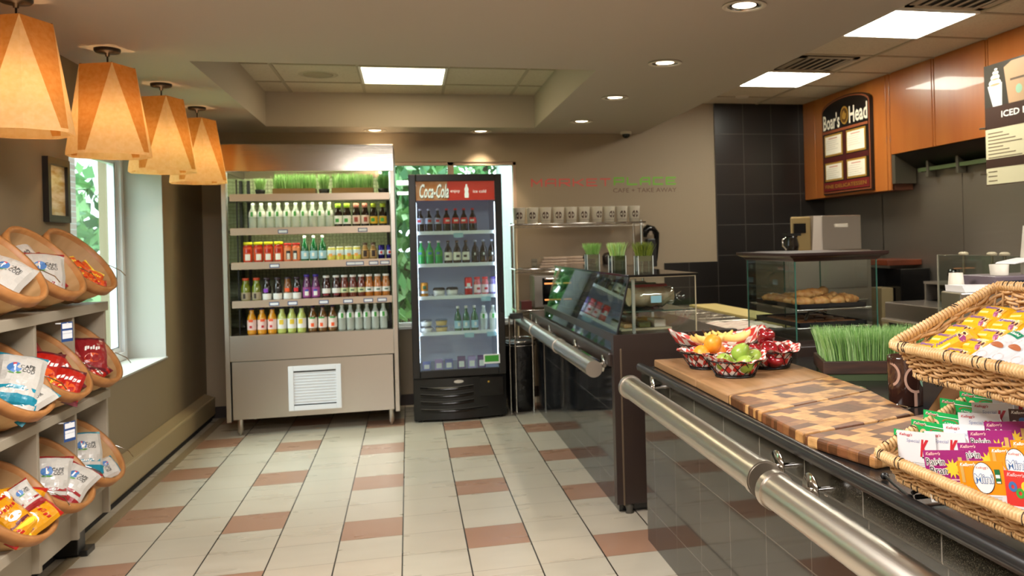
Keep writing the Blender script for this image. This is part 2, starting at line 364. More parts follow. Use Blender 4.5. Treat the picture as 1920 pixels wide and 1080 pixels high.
MB().lathe([(.15, 2.8495), (.14, 2.846), (.12, 2.846)], mat('speaker_ring', 'b5aa92', .7), 28, T=Tm((-.65, 7.14, 0)), cap=False).build('trim_ring', t)
t = tag(MB().lathe([(.07, 2.863), (.06, 2.85), (.03, 2.846), (.001, 2.845)], canw, 20, T=Tm((3.2, 7.9, 0)), cap=False).build('ceiling_sensor', loc=(3.2, 7.9, 2.863)), 'small round disc fixture on tiled ceiling in the far corner', 'sensor')
# ------------------------------------------------------------------ pendant lamps
paper = D.materials.new('pendant_paper'); paper.use_nodes = True
def _paper(pm_, c1, c2, mixv):
    nt = pm_.node_tree; N = nt.nodes; N.clear(); LK = nt.links.new
    o = N.new('ShaderNodeOutputMaterial'); d = N.new('ShaderNodeBsdfDiffuse'); t = N.new('ShaderNodeBsdfTranslucent'); m = N.new('ShaderNodeMixShader'); m.inputs[0].default_value = mixv
    tc = N.new('ShaderNodeTexCoord'); n = N.new('ShaderNodeTexNoise'); n.inputs['Scale'].default_value = 45; n.inputs['Detail'].default_value = 6; LK(tc.outputs['Object'], n.inputs['Vector'])
    r = N.new('ShaderNodeValToRGB'); r.color_ramp.elements[0].color = L(c1); r.color_ramp.elements[1].color = L(c2); r.color_ramp.elements[0].position = .3; r.color_ramp.elements[1].position = .7
    LK(n.outputs['Fac'], r.inputs[0]); LK(r.outputs[0], d.inputs[0]); LK(r.outputs[0], t.inputs[0]); LK(d.outputs[0], m.inputs[1]); LK(t.outputs[0], m.inputs[2]); LK(m.outputs[0], o.inputs[0])
_paper(paper, 'd9b985', 'e0c698', .5)
paper2 = D.materials.new('pendant_paper_doubled'); paper2.use_nodes = True
_paper(paper2, 'c08440', 'cb9454', .42)
bronze = mat('dark_bronze', '3a2f27', .4, .6); cordm = mat('black_cord', '1a1614', .6)
seam = mat('shade_rim_tape', 'e9bd7c', .7)
t = thing('pendant_lamp', '', 'pendant lamp', (0, 0, 0), 'paper pendant lamps along the window wall')
MB().lathe([(.001, 0), (.062, 0), (.062, -.012), (.055, -.02), (.012, -.022), (.01, -.04), (.001, -.04)], bronze, 28, cap=False).build('canopy', t)
MB().tube([(0, 0, -.03), (0, 0, -.34)], .0045, cordm, 8).build('cord', t)
def shade():
    zt, zb = -.09, -.545; a0 = math.radians(205)
    top = [Vector((.128*math.cos(a0+k*PI/2), .128*math.sin(a0+k*PI/2), zt+(.0))) for k in range(4)]
    bot = []
    for k in range(4):
        am = a0+PI/4+k*PI/2
        bot += [Vector((.205*math.cos(am-.10), .205*math.sin(am-.10), zb)), Vector((.205*math.cos(am+.10), .205*math.sin(am+.10), zb)), Vector((.198*math.cos(am+PI/4), .198*math.sin(am+PI/4), zb))]
    b = MB(); pap = paper; th = .0015
    for k in range(4):
        T0, T1 = top[k], top[(k+1) % 4]; B0, B1, F = bot[3*k], bot[3*k+1], bot[3*k+2]; Bn = bot[(3*k+3) % 12]
        b.add([T0, T1, B1, B0], [(0, 1, 2, 3)], paper2)
        b.add([T1, F, B1], [(0, 1, 2)], pap); b.add([T1, Bn, F], [(0, 1, 2)], pap)
    for i in range(12):
        p, q = bot[i], bot[(i+1) % 12]; b.add([p, q, q*1.0+Vector((0, 0, -.014)), p+Vector((0, 0, -.014))], [(0, 1, 2, 3)], pap)
        b.add([p+Vector((0, 0, -.014)), q+Vector((0, 0, -.014)), Vector((q.x*.93, q.y*.93, zb-.012)), Vector((p.x*.93, p.y*.93, zb-.012))], [(0, 1, 2, 3)], pap)
    for k in range(4):
        p, q = top[k], top[(k+1) % 4]; b.add([p, q, q*.8, p*.8], [(0, 1, 2, 3)], pap) if False else b.add([p, q, Vector((q.x*.82, q.y*.82, zt)), Vector((p.x*.82, p.y*.82, zt))], [(0, 1, 2, 3)], pap)
    return b, top
b, top = shade(); sh = b.build('lamp_shade', t)
b = MB()
for k in range(4): b.tube([(0, 0, -.10), top[k]*.98], .002, bronze, 5)
b.build('shade_spider', t)
MB().lathe([(.001, -.28), (.018, -.28), (.02, -.35), (.015, -.36)], bronze, 12).build('socket', t)
MB().lathe([(.012, -.355), (.02, -.37), (.031, -.40), (.03, -.425), (.018, -.445), (.001, -.45)], mat('warm_bulb', 'fff0d0', .4, em='ffb45a', es=7), 16).build('bulb', t)
st = Stock(t)
for (x, y, l) in [(-1.547, 4.05, 'pale tan faceted paper pendant lamp nearest the viewer, cut by the left edge'), (-1.492, 4.987, 'faceted paper pendant lamp second from the viewer, beside the picture frame'),
                  (-1.489, 5.983, 'faceted paper pendant lamp third from the viewer, in front of the window jamb'), (-1.487, 6.927, 'faceted paper pendant lamp farthest from the viewer, beside the steel cooler')]:
    st.put((x, y, 2.55), label=l)
    p = D.lights.new('pendant_bulb_light', 'POINT'); p.energy = 15; p.color = (1, .62, .30); p.shadow_soft_size = .03
    o = D.objects.new('pendant_bulb_light', p); COL.objects.link(o); o.location = (x, y, 2.17)
# ------------------------------------------------------------------ picture frame on the left wall
t = thing('picture_frame', 'black framed print hanging beside the window above snack baskets', 'picture', (-1.77, 5.03, 1.66))
b = MB(); y0, y1, z0, z1, e = 4.885, 5.175, 1.655, 1.985, .035
fm = mat('black_frame_wood', '1c1712', .3)
b.bx(-1.769, -1.742, y0, y0+e, z0, z1, fm).bx(-1.769, -1.742, y1-e, y1, z0, z1, fm).bx(-1.769, -1.742, y0+e, y1-e, z0, z0+e, fm).bx(-1.769, -1.742, y0+e, y1-e, z1-e, z1, fm)
b.build('frame', t)
MB().bx(-1.769, -1.757, y0+e, y1-e, z0+e, z1-e, mat('framed_print', 'b59a5c', .15, noise=((1, 6, 26), 'd8cfae', 3, .35, .6))).build('print', t)
# ------------------------------------------------------------------ baseboard heater along left wall
hm = mat('heater_enamel', '9b8a68', .45)
t = thing('baseboard_heater', 'long beige baseboard heater cover running below the window', 'heater', (-1.70, 6, 0))
b = MB(); pts = [(-1.768, .04), (-1.70, .04), (-1.685, .06), (-1.685, .185), (-1.70, .205), (-1.768, .235)]
b.add([(x, 2.0, z) for x, z in pts]+[(x, 8.25, z) for x, z in pts], [tuple(range(6)), tuple(range(6, 12))[::-1]]+[(i, 6+i, 6+(i+1) % 6, (i+1) % 6) for i in range(6)], hm)
b.build('cover', t, bevel=.004)
MB().bx(-1.76, -1.71, 2.0, 8.25, 0, .041, mat('heater_shadow_gap', '1b1612', .8)).build('base', t)  # dark strip painted in for the shaded gap under the cover
MB().bx(-1.70, -1.683, 2.0, 8.25, .193, .203, mat('heater_lip', 'b3a27c', .4)).build('trim', t)
struct(MB().bx(-1.66, -1.60, 2.0, 8.3, 0, .004, mat('floor_border_strip', '8c7c62', .4)).build('trim_3'))
# ------------------------------------------------------------------ snack display rack
rk = mat('beige_shelf_laminate', '9a8f7c', .5); rk2 = mat('beige_shelf_inside', '857c6b', .6)
RX0, RX1 = -1.765, -1.50; YB = [2.72, 3.16, 3.60, 4.03, 4.45, 4.875]
ZS = [(1.20, 1.245), (.76, .80), (.325, .37)]
t = thing('snack_display_rack', 'beige pigeonhole shelf rack holding round wooden snack baskets', 'shelf rack', (-1.63, 3.8, 0))
for i, y in enumerate(YB):
    MB().bx(RX0, RX1, y-.012, y+.012, .18, 1.20, rk).build('divider', t, bevel=.002)
for (z0, z1) in ZS: MB().bx(RX0, RX1+.012, YB[0]-.012, YB[-1]+.014, z0, z1, rk).build('shelf', t, bevel=.003)
MB().bx(RX0, RX0+.01, YB[0], YB[-1], .2, 1.2, rk2).build('back_panel', t)
MB().bx(RX0, RX1-.03, YB[0]+.01, YB[-1]-.01, .18, .325, rk).build('plinth', t)
for y in (4.78, 3.75): MB().bx(-1.73, -1.60, y-.05, y+.05, .02, .18, black).bx(-1.71, -1.57, y-.02, y+.09, 0, .03, black).build('foot', t, bevel=.004)
tagw = mat('price_tag_paper', 'e4e6ea', .5); tagb = mat('price_tag_blue', '27477e', .5)
for (y, z) in [(4.24, 1.15), (4.24, .715)]:
    b = MB(); uu, vv = Vector((-.35, -.93, 0)).normalized(), Z3; uu = Vector((-.3, 1, 0)).normalized()*1
    O = Vector((RX1+.045, y, z)); uu = Vector((.42, .9, 0)).normalized()
    b.rect(O, uu, Z3, .062, .085, tagb); n = Vector((.9, -.42, 0)).normalized()
    b.rect(O+n*.001, uu, Z3, .052, .012, tagw).rect(O+n*.001+Z3*-.018, uu, Z3, .052, .022, tagw).rect(O+n*.001+Z3*.026, uu, Z3, .052, .022, tagw)
    b.bx(RX1, RX1+.05, y-.001, y+.001, z+.035, z+.04, white)
    b.build('shelf_label', t)
# splint baskets: opening normal tilted toward the aisle
woodb = mat('splint_wood', 'b58a58', .55, noise=((14, 14, 3), 'caa672', 3, .3, .7)); woodr = mat('splint_rim_wood', '96602f', .5, noise=((20, 20, 4), 'b07842', 3, .3, .7)); woodi = mat('splint_wood_inside', 'bd976a', .6, noise=((14, 14, 3), 'a58052', 3, .3, .7))
def splint():
    t = thing('wooden_basket', '', 'basket', (0, 0, 0), 'round wooden splint baskets')
    n = 40; R, r, H = .188, .12, .19
    def ring(rad, z, wob=0): return [((rad+wob*(1 if (i//2) % 2 else -1))*math.cos(2*PI*i/n), (rad+wob*(1 if (i//2) % 2 else -1))*math.sin(2*PI*i/n), z) for i in range(n)]
    b = MB(); b.loft([ring(r, -H), ring((R+r)/2+.012, -H/2, .0015), ring(R, -.005, .0015)], woodb, True, True, False)
    b.loft([ring(r-.006, -H+.006), ring((R+r)/2+.006, -H/2, .001), ring(R-.006, -.005)], woodi, True, True, False); b.add(ring(r, -H), [tuple(range(n))[::-1]], woodb); b.add(ring(r-.004, -H+.006), [tuple(range(n))], woodi)
    b.build('basket_body', t)
    b = MB()
    for (z0, z1, ra) in [(-.042, .004, R)]:
        b.loft([ring(ra-.006, z0), ring(ra+.008, z0), ring(ra+.010, z1), ring(ra-.009, z1), ring(ra-.009, z0)], woodr, True, True, False)
    b.build('rim_hoop', t)
    MB().loft([ring(R-.01, z) for z in (-.052, -.052)], woodr, True, True, False).loft([ring(.135, -.155), ring(.145, -.155), ring(.152, -.13), ring(.144, -.13)], woodr, True, True, False).build('lower_hoop', t)
    b = MB(); b.tube([(0, R+.01, -.02), (.05, R+.03, .0), (.10, R+.03, .02), (.14, R+.0, .03)], .002, chrome, 6); b.tube([(0, R+.01, -.02), (-.05, R+.01, -.1), (-.1, R-.02, -.2)], .002, chrome, 6)
    b.build('wire_hanger', t)
    return t
bk = Stock(splint())
TILT = math.radians(50); YAWB = math.radians(-7)
def frameB(c): # basket local -> world: opening faces the aisle, turned a little toward the entrance
    return Matrix.Translation(Vector(c)) @ Matrix.Rotation(YAWB, 4, 'Z') @ Matrix.Rotation(TILT, 4, 'Y')
BC = {}
rown = ['top', 'middle', 'bottom']; coln = ['nearest the viewer', 'in the middle', 'farthest, by the window']
ROWZ = [1.462, 1.02, .545]
for r in range(3):
    for c in range(3):
        y = [3.815, 4.24, 4.66][c]; cc = (-1.51 if r else -1.525, y, ROWZ[r])
        BC[(r, c)] = cc
        q = bk.put(cc, rot=frameB(cc).to_euler(), label='round wooden splint basket in the %s row of the snack rack, %s' % (rown[r], coln[c]))
# snack bags
def bagmesh(w, h, T, seedv):
    rnd = random.Random(seedv); ph = [rnd.uniform(0, 6.3) for _ in range(6)]
    def H(x, y):
        a = max(0, 1-(2*x/w)**2); bb = max(0, 1-abs(2*y/h)**3.2)
        return T*(a**.6)*(bb**.7)*(1+.12*math.sin(7*x/w*3+ph[0])*math.sin(9*y/h*2+ph[1]))+.0012
    def wid(y): return w*(1-.06*math.cos(2*y/h*PI/2)) 
    bend = rnd.uniform(-.5, .5)
    def P(x, y, side):
        k = wid(y)/w; return Vector((x*k+.012*math.sin(8*y+ph[2])*abs(2*y/h), y, side*H(x, y)+.8*bend*y*y+.003*math.sin(60*x+ph[3])*abs(2*y/h)**6))
    return P
def bag(name, label, M4, w, h, T, bands, front, prints, sd, group, cat='snack bag'):
    """bands: list of (y0,y1,mat) fractions from the bottom; prints: list of ('t',txt,mat,cx,cy,w,h,shear) / ('d',mat,cx,cy,rx,ry) / ('r',mat,cx,cy,w,h)"""
    P = bagmesh(w, h, T, sd); t = thing(name, label, cat, M4.to_translation(), group); t.rotation_euler = M4.to_euler(); W[t] = Vector()
    nx, ny = 9, 17; b = MB()
    def mt(fy):
        for y0, y1, m in bands:
            if y0 <= fy <= y1: return m
        return front
    for side in (1, -1):
        for j in range(ny):
            for i in range(nx):
                xs = [(-.5+i/nx)*w, (-.5+(i+1)/nx)*w]; ys = [(-.5+j/ny)*h, (-.5+(j+1)/ny)*h]
                q = [P(xs[0], ys[0], side), P(xs[1], ys[0], side), P(xs[1], ys[1], side), P(xs[0], ys[1], side)]
                if side < 0: q = q[::-1]
                b.add(q, [(0, 1, 2, 3)], mt((j+.5)/ny), True)
    b.build('pouch', t)
    b = MB()
    up = lambda p: P(p.x, p.y, 1)+Vector((0, 0, .0016))
    for q in prints:
        if q[0] == 't': b.text(q[1], q[2], (q[3]*w, q[4]*h, 0), X3, Y3, q[5]*w, q[6]*h, q[7] if len(q) > 7 else 0, .012, fn=up)
        elif q[0] == 's':   # row of unreadable lettering strokes
            nn = 6
            for g in range(nn):
                gx = q[2]*w+(g-(nn-1)/2)*q[4]*w/nn; b.rect((gx, q[3]*h+(.1 if g % 2 else -.1)*q[5]*h, 0), Vector((1, .25, 0)), Vector((.2, 1, 0)), q[4]*w/nn*.72, q[5]*h*(.75 if g % 3 else 1), q[1], fn=up)
        elif q[0] == 'd': b.disc((q[2]*w, q[3]*h, 0), X3, Y3, q[4]*w, q[5]*h, q[1], 14, fn=lambda p: P(p.x, p.y, 1)+Vector((0, 0, .0009)))
        elif q[0] == 'r': b.rect((q[2]*w, q[3]*h, 0), X3, Y3, q[4]*w, q[5]*h, q[1], fn=lambda p: P(p.x, p.y, 1)+Vector((0, 0, .001)), n=3)
    if prints: b.build('printed_artwork', t)
    return t
def bmat(n, c, r=.28): return mat(n, c, r, bump=(38, .35, .01))
bw = bmat('bag_white', 'b8b3aa'); bt = bmat('bag_teal', '1d7d92'); br = bmat('bag_dark_red', '8c1f22'); bo = bmat('bag_orange', 'd0541c'); brr = bmat('bag_bright_red', 'a81c12'); by = bmat('bag_yellow', 'c4860f'); bbrown = bmat('bag_maroon', '5e1420')
ink = mat('ink_black', '17181c', .5); inkb = mat('ink_blue', '3f6fa8', .5); inkr = mat('ink_red', 'c22a30', .5); inkw = mat('ink_white', 'f2efe8', .4); inky = mat('ink_yellow', 'f1d23a', .4); inkg = mat('ink_green', '4f8a3a', .4); inkt = mat('ink_teal', '1d7d92', .4)
def capecod(acc): return [(.0, .17, acc), (.93, 1, acc)], [('d', inkb, -.15, .14, .15, .10), ('r', inkw, -.15, .15, .05, .14), ('r', inkr, -.15, .21, .07, .04), ('d', inkg, -.14, .04, .14, .02), ('t', 'CAPE', ink, .12, .17, .30, .07), ('t', 'COD', ink, .14, .09, .26, .07), ('r', acc, .0, -.22, .8, .06), ('s', inkw, 0, -.22, .4, .03)]
KIND = {'red_cc': (bw, )+tuple(capecod(br)), 'teal_cc': (bw, )+tuple(capecod(bt)), 'white_cc': (bw, [], capecod(br)[1][:6]),
        'red': (brr, [(.0, .1, bbrown), (.9, 1, bbrown)], [('s', inkw, .0, .1, .78, .12), ('d', bo, .05, -.14, .28, .13), ('s', inkw, 0, -.3, .5, .06)]),
        'maroon': (br, [(.0, .12, bbrown), (.9, 1, bbrown)], [('s', inkw, .0, .12, .5, .11), ('d', bo, .0, -.14, .26, .12)]),
        'orange': (bo, [(.0, .12, brr), (.88, 1, inky)], [('s', inky, .0, .14, .7, .1), ('d', brr, 0, -.12, .25, .12), ('d', inky, .1, -.14, .09, .05)]),
        'yellow': (by, [(.0, .1, inky), (.9, 1, brr)], [('s', brr, .0, .12, .75, .11), ('d', inkw, 0, -.14, .25, .1), ('r', bbrown, 0, -.32, .7, .08)])}
LK2 = {'red_cc': 'white and dark red chip bag', 'teal_cc': 'white and teal chip bag', 'white_cc': 'plain white chip bag', 'red': 'glossy red chip bag', 'maroon': 'dark red chip bag', 'orange': 'small orange snack bag', 'yellow': 'yellow snack bag'}
def fill(rc, items):
    M0 = frameB(BC[rc])
    for k, (kind, x, y, z, j1, j2, roll, sc, where) in enumerate(items):
        fr, bands, pr = KIND[kind]
        nn = Vector((.50+j1, -.72, .48+j2)).normalized(); uu = Z3.cross(nn).normalized(); vv = nn.cross(uu)
        R4_ = Matrix((uu, vv, nn)).transposed().to_4x4()
        M4 = Matrix.Translation(M0 @ Vector((x*.9, y*.9, z))) @ R4_ @ Matrix.Rotation(roll, 4, 'Z')
        bag('chip_bag', '%s, %s of the %s basket, %s row' % (LK2[kind], where, ['near', 'middle', 'window side'][rc[1]], rown[rc[0]]), M4, .145*sc, .20*sc, .034*sc, bands, fr, pr, k*13+rc[0]*5+rc[1], 'snack bags in the %s row' % rown[rc[0]])
fill((0, 0), [('white_cc', .045, .02, -.05, .1, .5, -.75, 1.15, 'at the lip')])
fill((0, 1), [('red_cc', .05, .0, -.05, 0, 0, -.12, 1.12, 'front one'), ('red_cc', .0, .08, -.09, .1, .1, .35, 1.0, 'behind the front one'), ('red_cc', -.08, .06, -.09, 0, .1, .5, .9, 'highest')])
fill((0, 2), [('orange', .14, .0, -.045, 0, .4, 1.3, .55, 'lowest'), ('orange', .09, -.05, -.05, .2, .2, .5, .58, 'left low'), ('orange', .10, .06, -.05, 0, .3, -.6, .58, 'right low'), ('orange', .04, 0, -.06, .2, .1, 2.2, .58, 'central'), ('orange', -.02, .03, -.07, 0, .2, .2, .58, 'upper'), ('yellow', -.05, -.03, -.07, .2, .1, 1.2, .52, 'top left'), ('orange', .02, .08, -.07, 0, .1, -1.2, .55, 'right middle')])
fill((1, 0), [('teal_cc', .03, .03, .0, 0, .2, -.35, 1.2, 'top'), ('teal_cc', .11, .02, -.03, 0, .4, -.95, 1.0, 'lower')])
fill((1, 1), [('red', .12, .0, -.03, 0, .2, -.5, .9, 'lowest'), ('red', .05, .05, -.045, 0, .0, .3, .95, 'right'), ('orange', .10, -.06, -.05, .1, .2, .6, .62, 'low left'), ('red', .0, -.02, -.05, 0, .1, -.3, .95, 'central'), ('maroon', -.08, .0, -.07, 0, 0, .2, .95, 'highest')])
fill((1, 2), [('maroon', .02, .04, -.02, 0, .1, -.15, 1.0, 'right'), ('maroon', -.02, -.07, -.07, 0, .1, .3, .95, 'left'), ('red', .10, .0, -.06, 0, .2, -1.0, .8, 'low')])
fill((2, 0), [('yellow', .12, .02, .0, .1, .5, -1.1, .85, 'lip'), ('yellow', .05, -.06, -.02, 0, .3, .6, .8, 'left'), ('yellow', .04, .07, -.02, 0, .2, -.4, .8, 'right'), ('yellow', -.03, -.02, -.04, 0, .3, 1.5, .8, 'upper'), ('yellow', .11, -.07, -.03, 0, .4, 2.4, .75, 'low left'), ('red_cc', .02, .03, .02, 0, .2, .5, .62, 'top silver')])
fill((2, 1), [('red_cc', .02, -.03, -.03, 0, .0, -.2, 1.1, 'upright'), ('red_cc', .09, .04, -.01, 0, .2, -.75, 1.0, 'leaning out'), ('red_cc', -.07, -.05, -.08, 0, .1, .4, .9, 'highest')])
fill((2, 2), [('teal_cc', .0, -.02, -.02, 0, 0, -.12, 1.05, 'upright'), ('teal_cc', .12, .03, -.05, 0, .3, -1.3, .8, 'lowest'), ('teal_cc', -.06, .05, -.08, 0, 0, .4, .9, 'rear')])
# ------------------------------------------------------------------ open steel cooler
CX0, CX1, CY = -1.432, -.098, 7.42
t = thing('open_display_cooler', 'tall stainless steel open cooler with bottled drinks on lit shelves', 'cooler', (-.765, 7.8, 0))
csh = mat('cooler_side_cream', 'c9bfae', .35, .3)
MB().bx(CX0, CX0+.035, CY-.01, 8.26, .12, 2.33, steel).build('side_panel', t, bevel=.003); MB().bx(CX1-.035, CX1, CY-.01, 8.26, .12, 2.33, steel).build('side_panel', t, bevel=.003)
b = MB(); b.bx(CX0+.002, CX1-.002, CY-.012, CY+.02, 2.115, 2.335, steelmat('canopy_steel', 'c9c0b4', .16, (3, 3, 160))).bx(CX0+.002, CX1-.002, CY+.02, 8.26, 2.30, 2.335, steel); b.build('canopy', t, bevel=.004)
grid = mat('cooler_back_panel', 'cfd6b4', .5, noise=((60, 60, 60), 'b9c39c', 1, .45, .55))
MB().bx(CX0+.03, CX1-.03, 8.22, 8.26, .75, 2.12, grid).build('back_panel', t)
b = MB()
for k in range(40):
    x = CX0+.08+k*(CX1-CX0-.16)/39; b.bx(x-.0015, x+.0015, 8.212, 8.22, .8, 2.1, mat('cooler_grid_wire', '8d9474', .5))
for k in range(42):
    z = .82+k*.031; b.bx(CX0+.05, CX1-.05, 8.212, 8.22, z-.0015, z+.0015, mat('cooler_grid_wire', '8d9474', .5))
b.build('rear_grille', t)
csd = mat('cooler_mirror_side', 'aeb8a6', .08, 1); MB().bx(CX0+.036, CX0+.042, CY+.03, 8.22, .8, 2.11, csd).build('side_liner', t); MB().bx(CX1-.042, CX1-.036, CY+.03, 8.22, .8, 2.11, csd).build('side_liner', t)
b = MB(); b.bx(CX0+.034, CX1-.034, CY-.004, 8.22, .60, .805, steel); b.build('upper_front_panel', t, bevel=.004)
b = MB(); b.bx(CX0+.045, CX1-.045, CY+.004, 8.22, .135, .595, steel); b.build('lower_front_panel', t, bevel=.003)
g = mat('vent_grille_white', 'dfe0e2', .4)
b = MB(); x0, x1, z0, z1 = -.965, -.558, .18, .54; e = .04
b.bx(x0, x0+e, CY-.014, CY+.002, z0, z1, g).bx(x1-e, x1, CY-.014, CY+.002, z0, z1, g).bx(x0+e, x1-e, CY-.014, CY+.002, z0, z0+e, g).bx(x0+e, x1-e, CY-.014, CY+.002, z1-e, z1, g)
fr = b.build('vent_frame', t, bevel=.003)
b = MB(); b.bx(x0+e, x1-e, CY-.001, CY+.003, z0+e, z1-e, black)
for k in range(11): 
    z = z0+e+.012+k*(z1-z0-2*e-.024)/11; b.add([(x0+e, CY-.002, z+.004), (x1-e, CY-.002, z+.004), (x1-e, CY-.012, z+.024), (x0+e, CY-.012, z+.024)], [(0, 1, 2, 3)], g)
    b.add([(x0+e, CY-.002, z+.004), (x1-e, CY-.002, z+.004), (x1-e, CY-.012, z+.0), (x0+e, CY-.012, z+.0)], [(0, 1, 2, 3)], g)
b.build('vent_louvre', t)
for x in (CX0+.09, CX1-.07):
    for y in (CY+.06, 8.15): MB().lathe([(.022, .135), (.022, .03), (.013, .02), (.013, 0), (.001, 0)], steel, 14, T=Tm((x, y, 0))).build('leg', t)
SHF = [1.938, 1.665, 1.39, 1.082]; shm = mat('shelf_edge_pinkish_steel', 'c9b5a2', .3, .6)
for z in SHF:
    b = MB(); b.bx(CX0+.06, CX1-.05, CY+.05, 8.2, z-.03, z-.012, steel).bx(CX0+.055, CX1-.04, CY+.02, CY+.05, z-.058, z, shm)
    s_ = b.build('shelf', t, bevel=.002)
b = MB(); b.bx(CX0+.15, CX1-.15, CY+.06, CY+.10, 2.25, 2.28, mat('cooler_tube', 'ffffff', .5, em='f6ffd8', es=26)); b.build('light_tube', t)
for z in SHF[0:2]:
    b = MB(); b.bx(CX0+.2, CX1-.2, CY+.053, CY+.065, z-.05, z-.04, MC['cooler_tube'])
    if b.v: b.build('light_tube', t)
for x in (CX0+.075, CX1-.075): MB().bx(x-.012, x+.012, 8.19, 8.212, .8, 2.1, black).build('shelf_upright', t)
MB().bx(CX0+.09, CX0+.1, CY+.1, CY+.11, .8, 2.06, black).build('shelf_upright', t)
def ctag(x, z, w=.075, m=tagw):
    b = MB(); y = CY+.0195; b.bx(x-w/2, x+w/2, y-.002, y, z-.05, z-.018, tagb); b.bx(x-w/2+.006, x+w/2-.006, y-.0026, y-.002, z-.044, z-.024, m); b.build('price_tag', t)
for (px, z) in [(-.98, SHF[1]), (-.36, SHF[1]), (-1.05, SHF[2]), (-.46, SHF[2]), (-.395, SHF[2]), (-.28, SHF[2]), (-.19, SHF[2]), (-1.06, SHF[3]), (-.92, SHF[3]), (-.68, SHF[3]), (-.49, SHF[3]), (-.33, SHF[3]), (-.22, SHF[3])]: ctag(px, z)
# ------------------------------------------------------------------ bottles
def bottle(name, cat, body, cap, label, prof, lab, capz, liq=None, art=()):
    """prof [(r,z)], lab (z0,z1), capz (z0,z1,r)"""
    t = thing(name, '', cat, (0, 0, 0))
    MB().lathe(prof, body, 14).build('bottle_body', t)
    if cap: MB().lathe([(.001, capz[0]), (capz[2], capz[0]), (capz[2], capz[1]-.002), (capz[2]-.002, capz[1]), (.001, capz[1])], cap, 12).build('cap', t)
    if label:
        def R(z):
            for (r0, z0), (r1, z1) in zip(prof, prof[1:]):
                if z0 <= z <= z1 and z1 > z0: return r0+(r1-r0)*(z-z0)/(z1-z0)
            return prof[0][0]
        zs = [lab[0]+(lab[1]-lab[0])*k/4 for k in range(5)]
        b = MB(); b.lathe([(R(z)+.0008, z) for z in zs], label, 14, cap=False)
        for (m, cz, w_, h_) in art:
            for a in (-PI/2,):
                rr = R(cz)+.0016; n = 5
                P = [(rr*math.cos(a+(i/n-.5)*w_/rr), rr*math.sin(a+(i/n-.5)*w_/rr), cz+(j-.5)*h_) for j in range(2) for i in range(n+1)]
                b.add(P, [(i, i+1, n+2+i, n+1+i) for i in range(n)], m)
        b.build('label', t)
    return t
def PR(R, H, neck=.014, sh=.62, ns=.86, base=.9): return [(.001, 0), (R*base, 0), (R, .012), (R, H*sh), (R*.8, H*(sh+(ns-sh)*.55)), (neck, H*ns), (neck, H)]
pet = mat('clear_water_plastic', 'e6efe2', .12, alpha=.42, coat=.5)
gg = mat('green_glass', '0d5a2e', .06, 0, coat=.5); dkg = mat('dark_drink', '1c120c', .1, coat=.5)
def dm(n, c, r=.12): return mat(n, c, r, coat=.5)
lw = mat('label_white', 'e9e9e2', .5); lgreen = mat('label_green', '3f9b3c', .5); ldg = mat('label_dark_green', '0f5a3c', .5); lbl = mat('label_light_blue', '9cc7d8', .5); lime = mat('label_lime', 'a8cf3a', .5)
ST = {}
def reg(k, *a, **kw): ST[k] = Stock(bottle('drink_bottle', 'bottle', *a, **kw))
reg('water', pet, lw, lw, PR(.031, .2), (.10, .145), (.195, .212, .014), art=[(lgreen, .122, .02, .04)])
reg('darktea', dkg, lime, lw, PR(.032, .19, .02, .62, .84), (.03, .10), (.165, .20, .024), art=[(lgreen, .06, .03, .03)])
reg('redtea', dkg, mat('cap_pink', 'd98a78', .4), mat('label_pinkish', 'e3cfc2', .5), PR(.032, .19, .02, .62, .84), (.03, .10), (.165, .20, .022), art=[(mat('label_brick', 'a0483a', .5), .065, .03, .04)])
reg('yelltea', dkg, mat('cap_yellowgreen', 'a3b52c', .4), mat('label_gold', 'd7b02c', .5), PR(.032, .19, .02, .62, .84), (.03, .09), (.165, .198, .022), art=[(lgreen, .06, .03, .03)])
reg('redjar', dm('red_drink', 'b32a18'), mat('cap_yellow', 'e3dc1c', .35), mat('label_orange_red', 'd2552a', .5), PR(.036, .16, .033, .85, .95), (.02, .13), (.15, .172, .034), art=[(lw, .05, .04, .05), (MC['red_drink'], .1, .05, .03)])
reg('peachjar', dm('peach_drink', 'd8653c'), mat('cap_red', 'cc2a26', .35), mat('label_peach', 'e08a5a', .5), PR(.032, .15, .03, .85, .95), (.02, .12), (.14, .158, .031), art=[(mat('label_black', '26221f', .5), .06, .035, .07), (lw, .05, .025, .05)])
reg('perrier', gg, mat('cap_white', 'e8e6df', .35), lbl, PR(.031, .205, .012, .5, .82), (.025, .09), (.195, .215, .013), art=[(lw, .06, .02, .03)])
reg('yellcan', dm('yellow_drink', 'd9cf55'), lw, mat('label_pale_blue', 'cfdfe0', .5), PR(.033, .11, .029, .9, .96), (.05, .10), (.108, .118, .028), art=[(mat('label_sun_orange', 'e9a24a', .5), .05, .03, .025)])
reg('coffee', dm('coffee_drink', '8a6a3c'), mat('cap_brown', '4a3320', .4), mat('label_tan', 'b0905a', .5), PR(.031, .135, .018, .6, .85), (.02, .09), (.13, .147, .02), art=[(mat('label_dk', '33231a', .5), .055, .03, .05)])
reg('energycan', mat('can_blue', '241c6e', .25, .6), None, mat('can_silver', 'c9ccd6', .3, .5), [(.001, 0), (.022, 0), (.026, .006), (.026, .118), (.022, .125), (.001, .125)], (.045, .08), None, art=[(inkr, .062, .02, .02)])
reg('olive', dm('olive_drink', '6f7a1c'), mat('cap_orange_red', 'cc4a28', .4), mat('label_cream_dark', 'a99c80', .5), PR(.036, .175, .024, .66, .86), (.015, .075), (.17, .19, .026), art=[(mat('label_dk', '33231a', .5), .045, .02, .04)])
